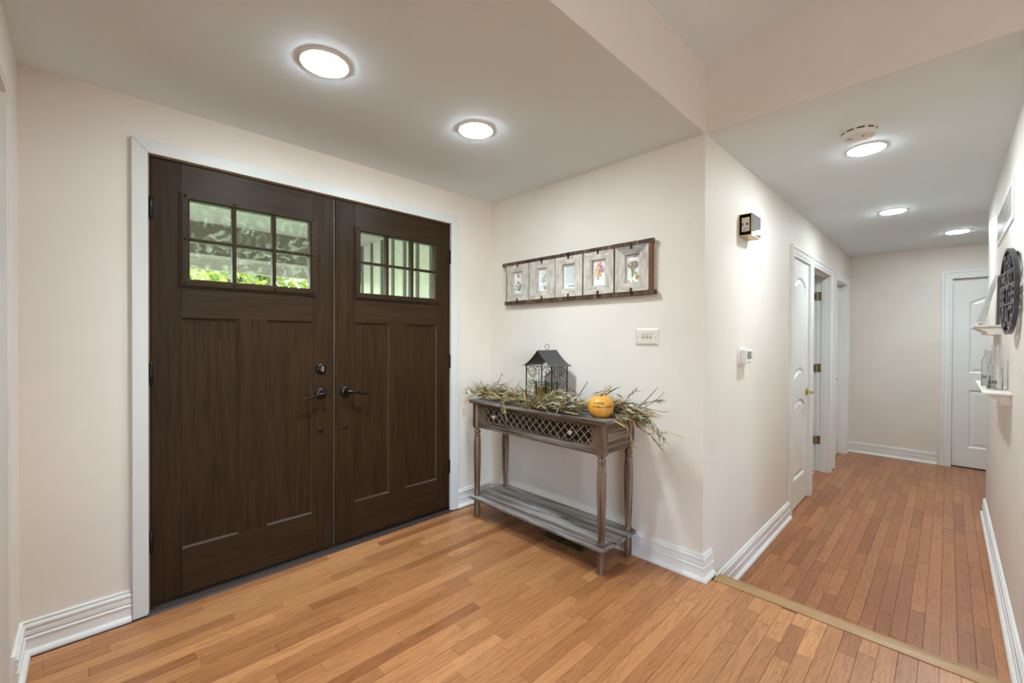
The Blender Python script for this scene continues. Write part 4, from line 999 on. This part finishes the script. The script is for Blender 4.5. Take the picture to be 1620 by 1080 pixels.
for body, zc_, w_, h_ in (('THIS', .135, .20, .072), ('MUST', .060, .29, .054), ('BE THE', -.016, .34, .080), ('PLACE', -.115, .27, .100)):
    vs, fs = text_geo(body, 1.0, .05, 0, 1.0, .02)
    X = [v[0] for v in vs]; Y = [v[1] for v in vs]
    kx = w_/(max(X)-min(X)); ky = h_/(max(Y)-min(Y)); mx_, my_ = (max(X)+min(X))/2, (max(Y)+min(Y))/2
    MB().add([sgn_fn((x_-mx_)*kx, zc_+(y_-my_)*ky, .001+.007*(1 if q_ > 0 else -1)) for x_, y_, q_ in vs], fs).build('lettering', 'blackmetal', rs, recalc=False)
MB().lathe([(.012, 0), (.012, .012)], (3.055, RW, 1.64), 'y', 10).build('standoff', 'blackmetal', rs)

def ledge(name, x0_, x1_, zt_, dep, label):
    o = empty(name, ((x0_+x1_)/2, RW, zt_-.06)); tag(o, label, 'wall shelf', 'small white wall shelves')
    bx(x0_, x1_, RW, RW+dep, zt_-.012, zt_).build('top_board', 'shelf', o, bevel=.002)
    i_ = .012
    pr2 = [(0, zt_-.012), (dep-.012, zt_-.012), (dep-.018, zt_-.020), (dep-.034, zt_-.030), (dep-.050, zt_-.036), (dep-.056, zt_-.044), (dep-.056, zt_-.052), (dep-.062, zt_-.058), (0, zt_-.058)]
    MB().prism([(RW+a_, b_) for a_, b_ in pr2], lambda p, q, t: (t, p, q), x0_+i_, x1_-i_).build('crown_moulding', 'shelf', o)
    return o
ledge('wall_shelf', 3.905, 4.55, 1.332, .112, 'upper small white wall shelf holding the leaning plaque')
ledge('wall_shelf', 3.235, 4.16, .975, .098, 'lower small white wall shelf holding two glass bottles')
pq = empty('plaque', (4.12, -.15, 1.332)); tag(pq, 'pale stone textured plaque leaning on the upper wall shelf', 'plaque')
PQ = [Vector((3.945, -.150, 1.3335)), Vector((4.46, -.131, 1.3335)), Vector((4.22, -.2175, 1.668)), Vector((3.955, -.2105, 1.640))]
pn_ = (PQ[1]-PQ[0]).cross(PQ[3]-PQ[0]).normalized(); pn_ = pn_ if pn_.y > 0 else -pn_
def pfn(a_, b_, d): return tuple(PQ[0].lerp(PQ[1], a_).lerp(PQ[3].lerp(PQ[2], a_), b_) + pn_*d)
MB().prism([(0, 0), (1, 0), (1, 1), (0, 1)], pfn, -.006, .002).build('slab', 'plaqueface', pq, bevel=.0015)
mb = MB(); rnd = random.Random(4)
for k in range(14):
    b_ = .10+k*.058; a_ = .06+rnd.random()*.12
    while a_ < .86:
        L = rnd.uniform(.03, .10); mb.add([pfn(a_, b_, .0026), pfn(a_+L, b_, .0026), pfn(a_+L, b_+.022, .0026), pfn(a_, b_+.022, .0026)], [(0, 1, 2, 3)]); a_ += L+rnd.uniform(.03, .09)
mb.build('lettering', 'plaquemark', pq, recalc=False)
bx(3.95, 3.962, -.152, -.135, 1.3325, 1.346).build('foot', 'knob', pq)

def bottle(name, x_, y_, prof_, label):
    o = empty(name, (x_, y_, .976)); tag(o, label, 'bottle', 'glass bottles on the lower shelf')
    inner = [(r_-.0022, h_) for r_, h_ in reversed(prof_) if r_ > .004]
    inner = [(r_, max(h_, .006)) for r_, h_ in inner] + [(0, .006)]
    MB().lathe([(0, .0005)] + prof_ + inner, (x_, y_, .976), 'z', 24).build('body', 'glass', o, smooth=True)
    return o
b1 = bottle('glass_bottle', 3.46, -.1795, [(.027, .0), (.030, .004), (.0295, .06), (.028, .110), (.023, .135), (.0155, .152), (.0125, .17), (.013, .215), (.0150, .234), (.0152, .237)], 'clear glass carafe with flared neck, the nearer bottle on the lower shelf')
b2 = bottle('glass_bottle', 3.66, -.163, [(.023, 0), (.026, .004), (.026, .135), (.023, .155), (.016, .172), (.0135, .180), (.0135, .190), (.0160, .193), (.0160, .205), (.0145, .208)], 'clear glass milk bottle with rimmed neck, the farther bottle on the lower shelf')
for o, x_, y_, r_, zc_ in ((b1, 3.46, -.1795, .0297, .040), (b2, 3.66, -.163, .0262, .055)):
    az = math.atan2(.4, -1); mb = MB(); rnd = random.Random(8)
    for k in range(7):
        a_ = az + (k-3)*.17; h_ = rnd.uniform(.006, .012); w_ = .055
        mb.add([(x_+(r_+.0006)*math.cos(q_), y_+(r_+.0006)*math.sin(q_), .976+zc_+t_) for q_, t_ in ((a_-w_, -h_), (a_+w_, -h_), (a_+w_, h_), (a_-w_, h_))], [(0, 1, 2, 3)])
    mb.build('print', 'ink', o, recalc=False)

# ================================================================== PORCH AND TREES OUTSIDE
WX = 2.6
pw = MB().box(WX, WX+.1, D+.16, 5.56, -.2, 2.6).build('wall_porch', 'bbpanel'); struct(pw, 'pale board and batten porch wall seen through the front door glass', 'wall')
y_ = 2.78
while y_ < 5.55:
    bx(WX-.018, WX, y_-.022, y_+.022, -.2, 2.445).build('batten', 'batten', pw); y_ += .2685
struct(bx(-3.2, 3.6, D+.16, 5.75, 2.445, 2.52).build('ceiling_porch', 'porchceil'), 'wooden porch soffit outside the front doors', 'ceiling')
struct(bx(-3.4, 7.2, D-.3, 5.9, 2.62, 2.72).build('roof_porch', 'beam'), 'porch roof deck outside', 'roof')
struct(bx(-3.2, 3.6, D+.16, 5.9, -.25, -.06).build('floor_porch', 'concrete'), 'porch floor slab outside the front doors', 'floor')
bm_ = bx(-3.2, 3.6, 5.5, 5.62, 2.105, 2.445).build('beam_porch', 'beam'); struct(bm_, 'brown porch beam outside the front doors', 'beam')
bx(-3.2, 3.6, 5.485, 5.5, 2.075, 2.108).build('trim_strip', 'beamlight', bm_); bx(-3.2, 3.6, 5.50, 5.60, 1.955, 2.10).build('fascia', 'porchceil', bm_)
for x_ in (-3.0,): struct(bx(x_, x_+.14, 5.48, 5.62, -.1, 1.96).build('column_porch', 'beamlight'), 'porch post outside', 'post')
struct(bx(-30, 30, 5.9, 45, -.6, -.3).build('ground', 'lawn'), 'green lawn beyond the porch', 'ground')
def tree(x_, y_, h, seed, label):
    rnd = random.Random(seed); o = empty('maple_tree', (x_, y_, -.3)); tag(o, label, 'tree', 'trees beyond the porch')
    lf = MB()
    def twigs(p, d, L, r, depth):
        q = p + d*L; mid = p.lerp(q, .5)+Vector((rnd.gauss(0, .05), rnd.gauss(0, .05), 0))*L
        mbb = MB().tube([p, mid, q], [r, r*.85, r*.7], 7)
        if depth < 2: mbb.build('trunk' if depth == 0 else 'branch', 'bark', o, smooth=True)
        if depth >= 0:
            for _ in range(170 if depth else 420):
                sp = .42 if depth else .75; c_ = p.lerp(q, rnd.uniform(0 if depth else .6, 1))+Vector((rnd.gauss(0, sp), rnd.gauss(0, sp), rnd.gauss(0, .35)))
                lf.cur = rnd.choice([(.30, .40, .05), (.42, .46, .06), (.60, .55, .08), (.20, .30, .05), (.55, .50, .10), (.70, .62, .14)])
                lf.blade(c_, (rnd.gauss(0, 1), rnd.gauss(0, 1), rnd.gauss(-.4, .6)), rnd.uniform(.09, .15), rnd.uniform(.07, .11), (rnd.gauss(0, 1), rnd.gauss(0, 1), 1), .02)
        if depth < 2:
            for k in range(5 if depth == 0 else 4):
                nd_ = (d + Vector((rnd.gauss(0, .6), rnd.gauss(0, .6), rnd.gauss(.05, .3)))).normalized()
                twigs(p.lerp(q, rnd.uniform(.45, 1)), nd_, L*rnd.uniform(.5, .75), r*.5, depth+1)
    twigs(Vector((x_, y_, -.3)), Vector((rnd.gauss(0, .08), rnd.gauss(0, .05), 1)).normalized(), h, .13, 0)
    lo = lf.build('crown', 'leaf', o, recalc=False); lo['kind'] = 'stuff'
tree(2.0, 8.6, 2.9, 21, 'yellow green maple nearest the porch beam')
tree(6.4, 11.0, 3.0, 22, 'green maple standing behind the porch wall end')
tree(2.0, 15.2, 3.4, 23, 'farther yellow maple seen through the left door glass')
tree(7.6, 16.8, 3.6, 24, 'farthest green maple beyond the porch')
